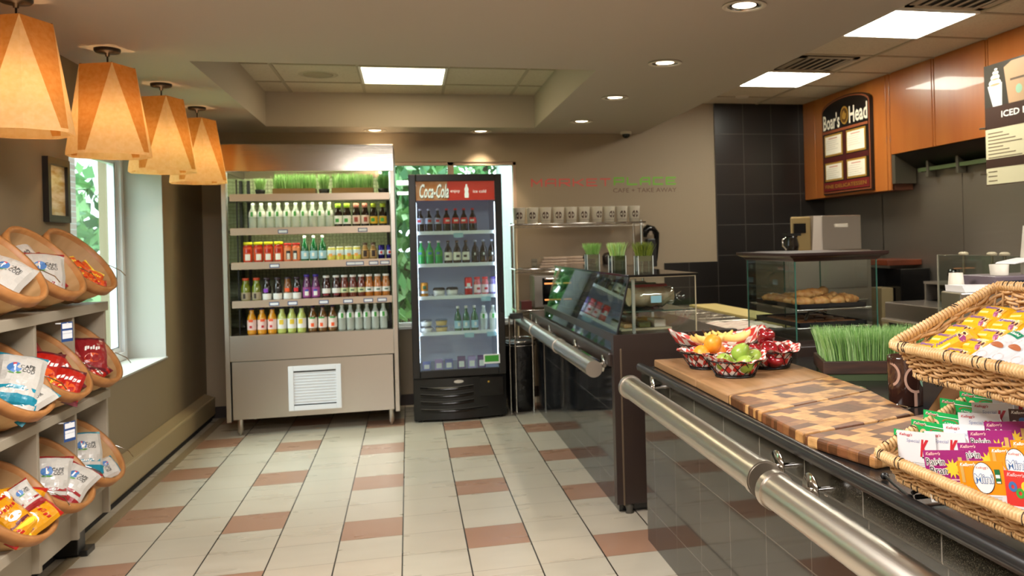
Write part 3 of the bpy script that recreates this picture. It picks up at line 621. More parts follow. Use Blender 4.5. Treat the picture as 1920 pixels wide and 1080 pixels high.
reg('purplab', dkg, mat('cap_dark', '3b2d38', .4), lw, PR(.034, .175, .022, .6, .84), (.012, .06), (.17, .188, .024), art=[(mat('label_violet', '8a3fc0', .5), .085, .035, .03)])
reg('blacklab', dkg, MC['cap_dark'], lw, PR(.034, .175, .022, .6, .84), (.012, .06), (.17, .188, .024), art=[(MC['label_black'], .085, .035, .03)])
reg('orlab', dm('brown_drink', '7a4a1c'), MC['cap_dark'], lw, PR(.034, .175, .024, .6, .84), (.012, .06), (.17, .188, .024), art=[(mat('label_orange', 'ee5a22', .5), .085, .035, .03)])
reg('redlab', dkg, MC['cap_dark'], lw, PR(.034, .175, .022, .6, .84), (.012, .06), (.17, .188, .024), art=[(mat('label_red', 'd8242c', .5), .085, .035, .03)])
reg('grape', dm('grape_drink', '5a1f52'), mat('cap_purple', '3c2a8e', .4), mat('label_bluepink', '9c4a8a', .5), PR(.033, .195, .02, .55, .88), (.02, .10), (.185, .205, .022), art=[(lw, .05, .03, .035), (mat('label_blue', '3a4ab0', .5), .075, .03, .015)])
reg('darkjuice', dm('dark_berry', '3a1612'), MC['cap_white'], lw, PR(.033, .175, .024, .7, .86), (.045, .085), (.172, .19, .026), art=[(mat('label_berry', '8a2430', .5), .035, .045, .012)])
reg('brownjuice', dm('brown_berry', '6a2c1c'), MC['cap_white'], mat('label_cream_green', 'cfd6a8', .5), PR(.033, .175, .024, .7, .86), (.045, .085), (.172, .19, .026), art=[(ldg, .065, .03, .012)])
reg('ambjuice', dm('amber_juice', 'b46a1e'), MC['cap_white'], lw, PR(.033, .175, .024, .7, .86), (.045, .085), (.172, .19, .026), art=[(ldg, .065, .03, .012)])
reg('oj', dm('orange_juice', 'd8941c'), mat('cap_navy', '2b2350', .4), mat('label_pink_white', 'eccdc4', .5), PR(.035, .195, .018, .62, .86), (.035, .115), (.195, .212, .019), art=[(MC['label_orange'], .11, .035, .02), (inkr, .06, .02, .02)])
reg('limejuice', dm('lime_juice', 'b4c060'), MC['cap_navy'], lw, PR(.035, .195, .018, .62, .86), (.035, .115), (.195, .212, .019), art=[(mat('label_yellow', 'e8c83a', .5), .09, .035, .04)])
reg('tealab', dm('tea_brown', '6e4a20'), MC['cap_navy'], mat('label_peach_white', 'ead9cc', .5), PR(.035, .195, .016, .6, .86), (.03, .115), (.195, .212, .017), art=[(lgreen, .112, .05, .012), (MC['label_orange'], .055, .025, .03)])
DSC = {'water': 'clear water bottle with white and green label', 'darktea': 'dark drink bottle with lime green cap', 'redtea': 'dark drink bottle with pale pink cap', 'yelltea': 'dark drink bottle with yellow green label', 'redjar': 'red bottle with bright yellow lid', 'peachjar': 'peach coloured bottle with red cap', 'perrier': 'green glass bottle with light blue label', 'yellcan': 'short yellow and white bottle', 'coffee': 'small brown coffee bottle', 'energycan': 'slim blue and silver can', 'olive': 'olive green drink bottle with orange red cap', 'purplab': 'dark bottle with violet label', 'blacklab': 'dark bottle with black and white label', 'orlab': 'brown bottle with orange label', 'redlab': 'dark bottle with red label', 'grape': 'purple drink bottle with blue cap', 'darkjuice': 'very dark juice bottle with white cap', 'brownjuice': 'brown red juice bottle with white cap', 'ambjuice': 'amber juice bottle with white cap', 'oj': 'orange juice bottle with dark cap', 'limejuice': 'pale lime juice bottle with dark cap', 'tealab': 'amber tea bottle with green band label'}
def xc(px, z): # column at the cooler front
    return -1.432+(px-(412+(2.33-z)*5.6))/243.5
def row(items, z, where, y0, grp):
    for kind, xs in items:
        for x in xs:
            for d in range(1 if kind in ('energycan', 'yellcan') else 1):
                ST[kind].put((x, y0, z), rotz=random.uniform(-.25, .25), label=DSC[kind]+' on the '+where, group=DSC[kind]+' on the '+where, cat='can' if kind == 'energycan' else 'bottle')
def xr(px0, px1, n, z): return [xc(px0+(px1-px0)*k/max(1, n-1), z) for k in range(n)]
yb = CY+.10; z = SHF[1]-.011
row([('water', xr(468, 612, 10, z)), ('darktea', xr(629, 646, 2, z)), ('redtea', xr(664, 681, 2, z)), ('yelltea', xr(698, 716, 2, z))], z, 'second shelf of the open cooler', yb, '')
z = SHF[2]-.011
row([('redjar', xr(459, 516, 4, z)), ('peachjar', xr(533, 549, 2, z)), ('perrier', xr(565, 599, 3, z)), ('yellcan', xr(616, 665, 4, z)), ('coffee', xr(681, 697, 2, z)), ('energycan', xr(713, 729, 2, z))], z, 'middle shelf of the open cooler', yb, '')
z = SHF[3]-.011
row([('olive', xr(455, 475, 2, z)), ('purplab', [xc(494, z)]), ('blacklab', [xc(514, z)]), ('orlab', [xc(533, z)]), ('redlab', [xc(550, z)]), ('grape', xr(569, 586, 2, z)), ('darkjuice', xr(606, 625, 2, z)), ('brownjuice', xr(641, 674, 3, z)), ('ambjuice', xr(689, 722, 3, z))], z, 'fourth shelf of the open cooler', yb, '')
z = .806
row([('oj', xr(466, 504, 3, z)), ('limejuice', xr(522, 559, 3, z)), ('tealab', xr(580, 618, 3, z)), ('water', xr(636, 717, 6, z))], z, 'bottom deck of the open cooler', yb, '')
# ------------------------------------------------------------------ grass
GR = [mat('grass_blade_a', '7fae58', .5), mat('grass_blade_b', '9cc474', .5), mat('grass_blade_c', '5f8e48', .5), mat('grass_blade_d', 'b4d694', .5)]
def grass(b, x0, x1, y0, y1, z, h, n, lean=.03, w=.0016, rnd=random, spread=.15, mats=GR, fan=0):
    cx, cy = (x0+x1)/2, (y0+y1)/2
    for _ in range(n):
        x = rnd.uniform(x0, x1); y = rnd.uniform(y0, y1); hh = h*rnd.uniform(1-spread*1.6, 1+spread*.5); a = rnd.uniform(0, 2*PI); l = rnd.gauss(0, lean)
        dx, dy = math.cos(a)*l+fan*(x-cx), math.sin(a)*l+fan*(y-cy); c, s_ = math.cos(a+1.3)*w, math.sin(a+1.3)*w
        m = rnd.choice(mats)
        b.add([(x-c, y-s_, z), (x+c, y+s_, z), (x+dx*.35+c, y+dy*.35+s_, z+hh*.5), (x+dx*.35-c, y+dy*.35-s_, z+hh*.5), (x+dx+c*.3, y+dy+s_*.3, z+hh), (x+dx-c*.3, y+dy-s_*.3, z+hh)], [(0, 1, 2, 3), (3, 2, 4, 5)], m)
trayw = mat('grass_tray_wood', '8a6a3c', .6); blackpot = mat('black_pot', '1a1815', .5)
for (x0, x1, lab) in [(-1.06, -.73, 'wheatgrass in tan tray, left of two on the open cooler top shelf'), (-.60, -.27, 'wheatgrass in tan tray, right of two on the open cooler top shelf')]:
    t = thing('wheatgrass_tray', lab, 'plant', ((x0+x1)/2, CY+.16, SHF[0]-.011), 'wheatgrass on top of the cooler shelves')
    MB().bx(x0, x1, CY+.07, CY+.25, SHF[0]-.011, SHF[0]+.045, trayw).build('tray', t)
    b = MB(); grass(b, x0+.005, x1-.005, CY+.075, CY+.245, SHF[0]+.04, .125, 900, .015, .002); g_ = b.build('grass_blades', t); g_['kind'] = 'stuff'
for (x, w_, h_, lab, mm) in [(-1.16, .045, .10, 'small round pot of bright sprouts at the left end of the cooler top shelf', [GR[1], GR[3]]), (-.665, .05, .13, 'black pot of fine grass between the two wheatgrass trays in the cooler', [GR[0], GR[3]]), (-.19, .05, .12, 'dark pot of curly parsley at the right end of the cooler top shelf', [GR[2]])]:
    t = thing('potted_herb', lab, 'plant', (x, CY+.13, SHF[0]-.011), None)
    MB().lathe([(.001, 0), (w_*.7, 0), (w_*.9, .05), (w_*.8, .05)], blackpot, 16, T=Tm((x, CY+.13, SHF[0]-.011))).build('pot', t)
    b = MB(); grass(b, x-w_*.6, x+w_*.6, CY+.13-w_*.6, CY+.13+w_*.6, SHF[0]+.03, h_, 260, .02, .0022, fan=.5, mats=mm); g_ = b.build('grass_blades', t); g_['kind'] = 'stuff'
# ------------------------------------------------------------------ glass door fridge
FX0, FX1, FY = .015, .79, 7.42
t = thing('glass_door_fridge', 'tall black glass door fridge with red header sign and lit shelves', 'fridge', (.40, 7.75, 0))
blk = mat('fridge_black', '161514', .3); inn = mat('fridge_liner', 'c5cfe2', .4)
b = MB(); b.bx(FX0, FX0+.03, FY+.05, 8.2, .02, 2.08, blk).bx(FX1-.03, FX1, FY+.05, 8.2, .02, 2.08, blk).bx(FX0+.03, FX1-.03, FY+.05, 8.2, 2.04, 2.08, blk).bx(FX0+.03, FX1-.03, 8.14, 8.2, .3, 2.04, blk).bx(FX0+.03, FX1-.03, FY+.05, 8.2, .3, .40, blk)
b.build('cabinet', t, bevel=.004)
b = MB(); b.bx(FX0+.031, FX0+.05, FY+.06, 8.13, .42, 2.04, inn).bx(FX1-.05, FX1-.031, FY+.06, 8.13, .42, 2.04, inn).bx(FX0+.05, FX1-.05, 8.12, 8.14, .42, 2.04, inn).bx(FX0+.05, FX1-.05, FY+.06, 8.12, .405, .425, inn).bx(FX0+.05, FX1-.05, FY+.06, 8.12, 2.02, 2.039, inn)
b.build('inner_liner', t)
b = MB(); z0, z1, e = .375, 2.085, .06
b.bx(FX0, FX0+e, FY, FY+.045, z0, z1, blk).bx(FX1-e, FX1, FY, FY+.045, z0, z1, blk).bx(FX0+e, FX1-e, FY, FY+.045, z0, z0+e, blk).bx(FX0+e, FX1-e, FY, FY+.045, z1-e, z1, blk)
dr = b.build('door', t, bevel=.006)
MB().bx(FX0+e, FX1-e, FY+.015, FY+.019, z0+e, z1-e, tglass).build('glass_pane', dr)
MB().bx(FX1-.03, FX1-.012, FY-.02, FY, .9, 1.35, blk).build('handle', dr, bevel=.004)
b = MB(); st_ = mat('green_sticker', '3f9b2f', .5)
b.bx(FX1-.19, FX1-.052, FY-.003, FY-.001, .47, .55, lw).bx(FX1-.18, FX1-.062, FY-.004, FY-.003, .485, .54, st_); b.build('sticker', dr)
# header sign
hr = mat('cola_red', 'd83a2e', .4, em='d03024', es=.35); ho = mat('cola_glow_orange', 'e0822c', .4, noise=((9, 9, 9), 'efb99a', 3), em='c86838', es=.2)
b = MB(); y = FY+.03; b.bx(FX0+e, FX1-e, y, y+.006, 1.865, 2.03, hr).bx(FX0+e, .335, y-.002, y, 1.866, 2.028, ho)
b.text('Coca-Cola', mat('sign_white', 'f5f2ee', .4, em='f5f0ea', es=.6), (.225, y-.005, 1.945), X3, Z3, .24, .12, .35, .018)
b.text('Coca-Cola', mat('sign_shadow', '4a1512', .5), (.228, y-.0035, 1.941), X3, Z3, .245, .125, .35, .03)
b.text('enjoy', MC['sign_white'], (.40, y-.003, 1.94), X3, Z3, .08, .032, 0, .01).text('ice cold', MC['sign_white'], (.605, y-.003, 1.94), X3, Z3, .11, .026, 0, .01)
pts = [(-.016, 0), (.016, 0), (.018, .03), (.014, .05), (.018, .075), (.007, .1), (.007, .115), (-.007, .115), (-.007, .1), (-.018, .075), (-.014, .05), (-.018, .03)]
b.add([(.495+p[0], y-.003, 1.885+p[1]) for p in pts], [tuple(range(12))], MC['sign_white'])
b.build('header_sign', t)
FS = [1.60, 1.325, 1.05, .745]
wl = mat('fridge_shelf_white', 'dfe6ea', .4)
for z in FS:
    b = MB(); b.bx(FX0+.052, FX1-.052, FY+.075, FY+.085, z-.022, z+.008, wl)
    for k in range(26): x = FX0+.06+k*.0252; b.bx(x-.002, x+.002, FY+.085, 8.1, z-.004, z, wl)
    b.bx(FX0+.052, FX1-.052, 8.0, 8.01, z-.008, z-.004, wl); b.build('shelf', t)
for (x, z) in [(.42, FS[0]), (.64, FS[2]), (.49, FS[3]), (.68, FS[3])]: MB().bx(x-.04, x+.04, FY+.07, FY+.074, z-.05, z-.012, lbl).build('price_tag', t)
b = MB(); tubem = mat('fridge_tube', 'ffffff', .5, em='dfe6ff', es=9); b.bx(FX0+.052, FX0+.062, FY+.06, FY+.07, .5, 1.85, tubem).bx(FX1-.062, FX1-.052, FY+.06, FY+.07, .5, 1.85, tubem); b.build('light_tube', t)
# lower grille
b = MB(); n = 14
def arc(z, r): return [(FX0+.0+(FX1-FX0)*k/n, FY+.045-.055*math.sin(PI*k/n)-.0, z) for k in range(n+1)]
ring0 = [(FX0, FY+.06, 0.02)]+[(p[0], p[1], .02) for p in arc(0, 0)]+[(FX1, FY+.06, .02), (FX1, 7.9, .02), (FX0, 7.9, .02)]
ring1 = [(p[0], p[1], .365) for p in ring0]
b.loft([ring0, ring1], blk, False, True, True); b.build('lower_panel', t, bevel=.003)
b = MB()
for k, z in enumerate((.10, .165, .225, .285)):
    P = [Vector((.07+(.44+.12*(k < 1))*j/10+.0, FY-.004-.052*(math.sin(PI*((.07+(.44+.12*(k < 1))*j/10)-FX0)/(FX1-FX0)))+.046, z-.012*math.sin(PI*j/10))) for j in range(11)]
    b.loft([[p+Vector((0, 0, -.013)), p+Vector((0, -.008, -.006)), p+Vector((0, -.008, .006)), p+Vector((0, 0, .013))] for p in P], blackg, True, False, False)
    b.loft([[p+Vector((0, -.003, .014)), p+Vector((0, -.012, .016)), p+Vector((0, -.003, .02))] for p in P], mat('grille_ridge', '35322f', .3), True, False, False)
b.build('grille', t)
b = MB(); b.add([(p[0]*.9+.0, p[1], p[2]) for p in [(.43+.045*math.cos(a)*1.0, FY-.011, .335+.014*math.sin(a)) for a in [2*PI*i/18 for i in range(18)]]], [tuple(range(18))], mat('badge_silver', 'cfcac0', .3, .5)); b.build('badge', t)
b = MB(); b.bx(.56, .76, FY+.0, FY+.02, .20, .355, blackg).bx(.63, .645, FY-.002, FY, .31, .325, mat('amber_logo', 'b8902c', .4)); b.build('control_box', t, bevel=.003)
for x in (FX0+.05, FX1-.05): MB().lathe([(.001, 0), (.02, 0), (.02, .03), (.001, .03)], black, 10, T=Tm((x, FY+.08, 0))).build('caster', t)
# fridge contents
reg('dietcola', dkg, mat('cap_silver', 'b4b8cc', .3), mat('label_silver', 'aab0c6', .4), PR(.033, .19, .012, .5, .84), (.07, .12), (.185, .20, .014), art=[(inkr, .095, .03, .02)])
reg('cola', dkg, mat('cap_red2', 'd8323a', .3), mat('label_cola', 'd8322c', .4), PR(.033, .19, .012, .5, .84), (.07, .12), (.185, .20, .014), art=[(lw, .095, .035, .015)])
reg('sprite', mat('sprite_green', '0f9a4a', .08, coat=.5), MC['cap_white'], lgreen, PR(.034, .19, .012, .5, .84), (.07, .12), (.185, .20, .014), art=[(inkb, .095, .03, .02)])
reg('rootbeer', dkg, MC['cap_brown'], mat('label_ivory', 'e6e2cf', .5), PR(.034, .19, .012, .5, .84), (.03, .10), (.185, .20, .014), art=[(MC['label_dk'], .065, .03, .02)])
reg('blackcola', dkg, MC['cap_silver'], MC['label_black'], PR(.033, .19, .012, .5, .84), (.06, .10), (.185, .20, .014), art=[(lw, .08, .012, .02)])
reg('goldcan', mat('can_gold', 'd08a2a', .3, .5), None, MC['can_silver'], [(.001, 0), (.028, 0), (.033, .008), (.033, .112), (.027, .122), (.001, .122)], (.03, .05), None, art=[(ldg, .08, .03, .03)])
reg('redcan', mat('can_red', 'c8282a', .3, .5), None, MC['can_silver'], [(.001, 0), (.03, 0), (.034, .008), (.034, .145), (.028, .155), (.001, .155)], (.06, .075), None, art=[(lw, .09, .03, .03)])
reg('pinkbottle', dm('pink_drink', 'd86a72'), MC['cap_red2'], mat('label_pinkw', 'eed6da', .5), PR(.031, .14, .024, .75, .9), (.02, .09), (.135, .155, .026), art=[(inkr, .055, .03, .02)])
reg('purplebottle', dm('lilac_drink', '8a7ab8'), mat('cap_lilac', '5a4aa0', .4), mat('label_lil', 'd9d4ea', .5), PR(.031, .14, .024, .75, .9), (.02, .09), (.135, .155, .026))
DSC.update(dietcola='cola bottle with silver label and cap', cola='cola bottle with red label and cap', sprite='bright green soda bottle', rootbeer='dark soda bottle with ivory label', blackcola='black soda bottle with dark label', goldcan='single gold can', redcan='single tall red can', pinkbottle='short pink bottle with red cap', purplebottle='short lilac bottle with purple cap')
def fx(px, py): return .015+(px-(765+(py-330)*.027))/226
def frow(items, z, where, py):
    for kind, xs in items:
        for x in xs: ST[kind].put((fx(x, py), FY+.135, z), rotz=random.uniform(-.3, .3), label=DSC[kind]+' on the '+where, group=DSC[kind]+' on the '+where, cat='can' if 'can' in kind else 'bottle')
frow([('dietcola', [788, 804, 821]), ('cola', [838, 855, 871, 888])], FS[0]+.001, 'top shelf of the glass door fridge', 420)
frow([('sprite', [790, 806, 823]), ('rootbeer', [841, 858, 875]), ('blackcola', [893, 909, 925])], FS[1]+.001, 'second shelf of the glass door fridge', 485)
frow([('goldcan', [796]), ('redcan', [880]), ('pinkbottle', [897, 912]), ('purplebottle', [927])], FS[2]+.001, 'third shelf of the glass door fridge', 550)
DSC['water'] = 'clear water bottle with white label'
frow([('perrier', [860, 876, 892]), ('water', [910, 928])], FS[3]+.001, 'fourth shelf of the glass door fridge', 620)
clr = thinglass('clamshell_plastic', 'e6eef2', .12)
def tub(px, z, n, hgt, lab, cat, bodym, lidm, w_=.05):
    for k in range(n):
        x = fx(px, 600); zz = z+k*hgt*1.02; t = thing('food_tub', lab, cat, (x, FY+.15, zz), lab)
        MB().lathe([(.001, 0), (w_*.85, 0), (w_, hgt*.7), (.001, hgt*.7)], bodym, 16, T=Tm((x, FY+.15, zz))).build('container', t)
        MB().lathe([(w_*1.03, hgt*.7), (w_*1.03, hgt*.82), (w_*.85, hgt*.98), (.001, hgt)], lidm, 16, T=Tm((x, FY+.15, zz))).build('lid', t)
tub(825, FS[2]+.001, 1, .075, 'clear tub with dark lid, left one on the third fridge shelf', 'tub', lw, black)
tub(850, FS[2]+.001, 1, .075, 'clear tub with dark lid, right one on the third fridge shelf', 'tub', lw, black)
tub(799, FS[3]+.001, 2, .055, 'round clear tub stacked in pairs at the left of the fourth fridge shelf', 'tub', lw, clr)
tub(828, FS[3]+.001, 2, .055, 'round tub of yellow food stacked in pairs on the fourth fridge shelf', 'tub', mat('yellow_food', 'd9b972', .5), clr)
bxm = [mat('can_pack_blue', '6a76b4', .4), mat('can_pack_lilac', 'a592c8', .4), mat('can_pack_purple', '5a3a78', .4)]
for k, (px, hh, q) in enumerate([(800, .07, 0), (823, .085, 1), (842, .085, 0), (866, .10, 2), (886, .10, 1), (905, .10, 2)]):
    x = fx(px, 670); t = thing('small_carton', ['pale blue small carton at the left end of the fridge floor', 'lilac small carton, second on the fridge floor', 'blue small carton, third on the fridge floor', 'purple topped carton, fourth on the fridge floor', 'lilac tall carton, fifth on the fridge floor', 'purple carton beside the green sticker on the fridge floor'][k], 'carton', (x, FY+.14, .426), 'cartons on the fridge floor')
    MB().bx(x-.033, x+.033, FY+.11, FY+.17, .426, .426+hh, bxm[q]).build('box', t, bevel=.003)
    MB().bx(x-.022, x+.022, FY+.1085, FY+.11, .44, .44+hh*.5, lw).build('label', t)
# ------------------------------------------------------------------ black trash stand beside the fridge
t = thing('trash_bag_stand', 'black bag hanging in a chrome wire stand between fridge and counter', 'trash bin', (.95, 7.75, 0))
bagm = mat('black_trash_bag', '0f0e0e', .3, bump=(14, .5, .03))
n = 20
def rr(z, s_, wv): return [(.945+s_*.125*math.copysign(abs(math.cos(2*PI*i/n))**.6, math.cos(2*PI*i/n))*(1+wv*math.sin(5*i)), 7.75+s_*.2*math.copysign(abs(math.sin(2*PI*i/n))**.6, math.sin(2*PI*i/n)), z) for i in range(n)]
MB().loft([rr(.01, .8, .02), rr(.05, .9, .03), rr(.35, .95, .05), rr(.58, 1, .02), rr(.61, 1.04, 0)], bagm, True, True, True).build('bag', t)
b = MB(); b.tube(rr(.625, 1.05, 0), .007, chrome, 6, closed=True).tube(rr(.59, 1.06, 0), .005, chrome, 6, closed=True); b.build('ring', t)
for (x, y) in [(.84, 7.56), (.885, 7.53), (1.04, 7.56)]: MB().tube([(x, y, 0), (x, y, .86)], .007, chrome, 8).build('upright', t)
MB().bx(.845, .955, 7.5, 7.56, .83, .88, black).build('clamp', t, bevel=.004)
# ------------------------------------------------------------------ wire shelving with cups
t = thing('wire_shelving', 'chrome wire shelving against the back wall holding paper cups', 'shelving', (1.57, 8.1, 0))
creamp = mat('cream_post', 'd9c7a0', .35)
for (x, y, m) in [(.965, 7.97, creamp), (.965, 8.27, chrome), (2.17, 7.97, chrome), (2.17, 8.27, chrome)]: MB().tube([(x, y, 0), (x, y, 1.70 if m is creamp else 1.68)], .013, m, 10).build('post', t)
for z in (1.66, 1.245, .865):
    b = MB(); b.tube([(.95, 7.93, z), (2.2, 7.93, z), (2.2, 8.3, z), (.95, 8.3, z)], .006, chrome, 6, closed=True).tube([(.95, 7.93, z-.03), (2.2, 7.93, z-.03)], .004, chrome, 6)
    for k in range(42): x = .96+k*.03; b.tube([(x, 7.93, z+.004), (x, 8.3, z+.004)], .002, chrome, 4)
    P = [(.95+.03*k, 7.93, z-(.028 if k % 2 else .003)) for k in range(42)]; b.tube(P, .0022, chrome, 4)
    b.build('shelf', t)
pcup = mat('paper_cup_white', 'e9e2d0', .5); bean = mat('bean_logo_brown', '4a2c1e', .5)
def cup(Rb, Rt, H, logo=True, mm=pcup):
    t = thing('paper_cup', '', 'cup', (0, 0, 0)); R = lambda z: Rb+(Rt-Rb)*z/H
    MB().lathe([(.001, .003), (Rb, 0), (Rt, H), (Rt+.002, H+.002), (Rt+.002, H+.004), (Rt-.001, H+.004), (Rb-.003, .006), (.001, .006)], mm, 24, cap=False).build('cup_body', t)
    if logo:
        b = MB(); fn = lambda p: Vector(((R(p.z)+.0008)*math.cos(-PI/2+p.x/R(p.z)), (R(p.z)+.0008)*math.sin(-PI/2+p.x/R(p.z)), p.z))
        b.disc((-.004, 0, H*.52), X3, Z3, .027, .033, bean, 14, fn=fn, a0=PI*.53, a1=PI*1.47).disc((.004, 0, H*.52), X3, Z3, .027, .033, bean, 14, fn=fn, a0=-PI*.47, a1=PI*.47)
        b.rect((0, 0, H*.18), X3, Z3, 2*PI*Rb*.55, .002, bean, fn=fn, n=8).build('logo', t)
    return t
cs = Stock(cup(.046, .058, .148))
for k in range(10):
    cs.put((1.022+k*.1235, 8.1, 1.6665), rotz=-.26+[0, 0, 0, 0, -.05, 0, .5, .55, .2, .15][k]+.12, label='white paper bean logo cup, %s' % ['leftmost in the row', 'second from the left in the row', 'third from the left in the row', 'fourth from the left in the row', 'fifth from the left in the row', 'sixth from the left', 'seventh from the left, logo turned right', 'eighth from the left', 'second from the right end', 'rightmost in the row'][k]+' on the wire shelf', group='paper cups on the wire shelf')
t = tag(MB().bx(1.11, 1.16, 7.97, 8.02, 1.25, 1.34, clr).build('plastic_box', loc=(1.13, 8, 1.25)), 'small clear plastic box at the left end of the lower wire shelf', 'box')
for k in range(4):
    q = MB().bx(1.18+.012*k, 1.62-.01*k, 7.96, 8.22, 1.2505+k*.0255, 1.275+k*.0255, mat('lid_pack_film', 'b09a86', .15, .2, bump=(50, .6, .01))).build('lid_sleeve', loc=(1.4, 8.1, 1.25+k*.025), bevel=.006)
    tag(q, 'clear wrapped sleeve of lids on the lower wire shelf, %s' % ['bottom one', 'second from bottom', 'third from bottom', 'top one'][k], 'lids', 'sleeves of lids on the wire shelf')
t = thing('toaster_oven', 'steel toaster oven with glowing elements on the low wire shelf', 'oven', (1.28, 8.1, .87))
MB().bx(1.12, 1.50, 7.96, 8.24, .885, 1.185, steel).build('oven_body', t, bevel=.01)
b = MB(); b.bx(1.20, 1.49, 7.955, 7.96, .91, 1.16, blackg); gl = mat('oven_glow', 'ffb070', .4, em='ff9a50', es=1.3)
for z in (.95, 1.10): b.bx(1.22, 1.47, 7.952, 7.955, z, z+.012, gl)
b.build('door', t)
MB().tube([(1.22, 7.93, 1.15), (1.47, 7.93, 1.15)], .006, chrome, 8).build('handle', t)
t = tag(MB().bx(1.0, 1.10, 7.96, 8.1, .873, .95, mat('dark_red_card', '5a1c16', .5)).build('small_box', loc=(1.05, 8.02, .873)), 'dark red box beside the toaster oven', 'box')
t = thing('black_desk_phone', 'black curved handset appliance standing on the shelf end beside the wall', 'phone', (2.34, 8.27, 1.25))
b = MB(); P = [(2.27, 8.26, 1.52), (2.275, 8.25, 1.57), (2.31, 8.245, 1.60), (2.36, 8.25, 1.59), (2.40, 8.26, 1.55), (2.405, 8.27, 1.45), (2.39, 8.28, 1.28)]
b.tube(P, [.03, .04, .042, .036, .03, .024, .02], blackg, 12); b.build('handset', t)
MB().bx(2.30, 2.40, 8.25, 8.33, 1.22, 1.5, black).build('cradle', t, bevel=.01)
MB().disc((2.33, 8.215, 1.555), X3, Z3, .018, .022, chrome, 14).build('highlight_ring', t)
for k, (x, lab) in enumerate([(1.67, 'dark clutter jar left of the clear grass vases'), (1.86, 'dark jar between the middle and right grass vases')]):
    tag(MB().lathe([(.001, 0), (.055, 0), (.06, .09), (.04, .12), (.001, .13)], mat('dark_jar', '2a211c', .25), 16, T=Tm((x, 8.07, 1.2505))).build('storage_jar', loc=(x, 8.07, 1.2505)), lab, 'jar')
# wall sign
red_ = mat('sign_red', 'd86058', .5); grn = mat('sign_green', '78b83c', .5); brn = mat('sign_brown', '6e5042', .5)
t = thing('wall_sign', 'red and green marketplace lettering on the taupe back wall', 'sign', (1.9, 8.345, 2.05))
STR = {'M': [(0, 0, 0, 1), (0, 1, .5, .35), (.5, .35, 1, 1), (1, 1, 1, 0)], 'A': [(0, 0, 0, .7), (0, .7, .25, 1), (.25, 1, 1, 1), (1, 1, 1, 0), (0, .42, 1, .42)], 'R': [(0, 0, 0, 1), (0, 1, 1, 1), (1, 1, 1, .45), (1, .45, 0, .45), (.45, .45, 1, 0)],
       'K': [(0, 0, 0, 1), (0, .5, .35, .5), (.35, .5, 1, 1), (.35, .5, 1, 0)], 'E': [(1, 1, 0, 1), (0, 1, 0, 0), (0, 0, 1, 0), (0, .5, .85, .5)], 'T': [(0, 1, 1, 1), (.5, 1, .5, 0)], 'P': [(0, 0, 0, 1), (0, 1, 1, 1), (1, 1, 1, .42), (1, .42, 0, .42)],
       'L': [(0, 1, 0, 0), (0, 0, 1, 0)], 'C': [(1, 1, 0, 1), (0, 1, 0, 0), (0, 0, 1, 0)]}
def blocktext(txt, m, x0, x1, z0, z1, wd, y):
    n = len(txt); cw = (x1-x0)/n; lw2 = cw*.80; b = MB(); h2 = wd/2
    for k, ch in enumerate(txt):
        ox = x0+k*cw+h2; W2, H2 = lw2-wd, z1-z0-wd
        for q, (a0, b0, a1, b1) in enumerate(STR[ch]):
            p = Vector((ox+a0*W2, 0, z0+h2+b0*H2)); r = Vector((ox+a1*W2, 0, z0+h2+b1*H2)); d = (r-p).normalized(); nn = Vector((-d.z, 0, d.x)); p -= d*h2; r += d*h2; yy = Vector((0, y-.0001*q, 0))
            b.add([p-nn*h2+yy, r-nn*h2+yy, r+nn*h2+yy, p+nn*h2+yy], [(0, 1, 2, 3)], m)
    return b
blocktext('MARKET', red_, 1.175, 1.995, 2.03, 2.108, .0135, 8.347).build('lettering', t)
blocktext('PLACE', grn, 1.998, 2.672, 2.037, 2.118, .017, 8.347).build('lettering', t)
MB().text('CAFE + TAKE AWAY', brn, (2.319, 8.346, 1.9865), X3, Z3, .658, .043, 0, .0).build('lettering', t)
# ------------------------------------------------------------------ outside: trees, brick pier
lf = [mat('leaf_a', '5f9a5c', .6), mat('leaf_b', '86bd7a', .6), mat('leaf_c', '467a50', .6), mat('leaf_d', 'a8d49a', .6)]
def bush(name, label, c, r, n, ls, rnd, trunk=True):
    t = thing(name, label, 'tree', (c[0], c[1], 0)); b = MB()
    for _ in range(n):
        a = rnd.uniform(0, 2*PI); u = rnd.uniform(-1, 1); k = rnd.uniform(.55, 1.05); s_ = math.sqrt(1-u*u)
        p = Vector((c[0]+r[0]*k*s_*math.cos(a), c[1]+r[1]*k*s_*math.sin(a), c[2]+r[2]*k*u)); e = Euler((rnd.uniform(0, 6), rnd.uniform(0, 6), rnd.uniform(0, 6))).to_matrix()
        q = [p+e @ Vector(v)*ls*rnd.uniform(.6, 1.3) for v in ((-.5, 0, 0), (0, -.3, .05), (.5, 0, 0), (0, .3, .05))]
        b.add(q, [(0, 1, 2, 3)], rnd.choice(lf))
    b.build('foliage', t)
    if trunk: MB().tube([(c[0], c[1], 0), (c[0]+.1, c[1], c[2])], [.12, .07], mat('bark', '4a3c30', .9), 8).build('trunk', t)
R2 = random.Random(3)
bush('leafy_tree', 'green tree outside the left window', (-5.6, 10.6, 1.6), (2.0, 2.0, 1.7), 3800, .26, R2)
bush('leafy_tree', 'pale green tree farther outside the left window', (-7.5, 15.5, 1.9), (2.8, 2.2, 1.9), 3000, .34, R2)
bush('leafy_shrub', 'dense green shrub behind the window left of the fridge', (-.1, 10.3, 1.4), (.85, .6, 1.5), 2600, .2, R2)
bush('leafy_shrub', 'green shrub seen above and right of the fridge', (1.0, 12.6, 3.1), (.9, .7, .7), 1500, .12, R2)
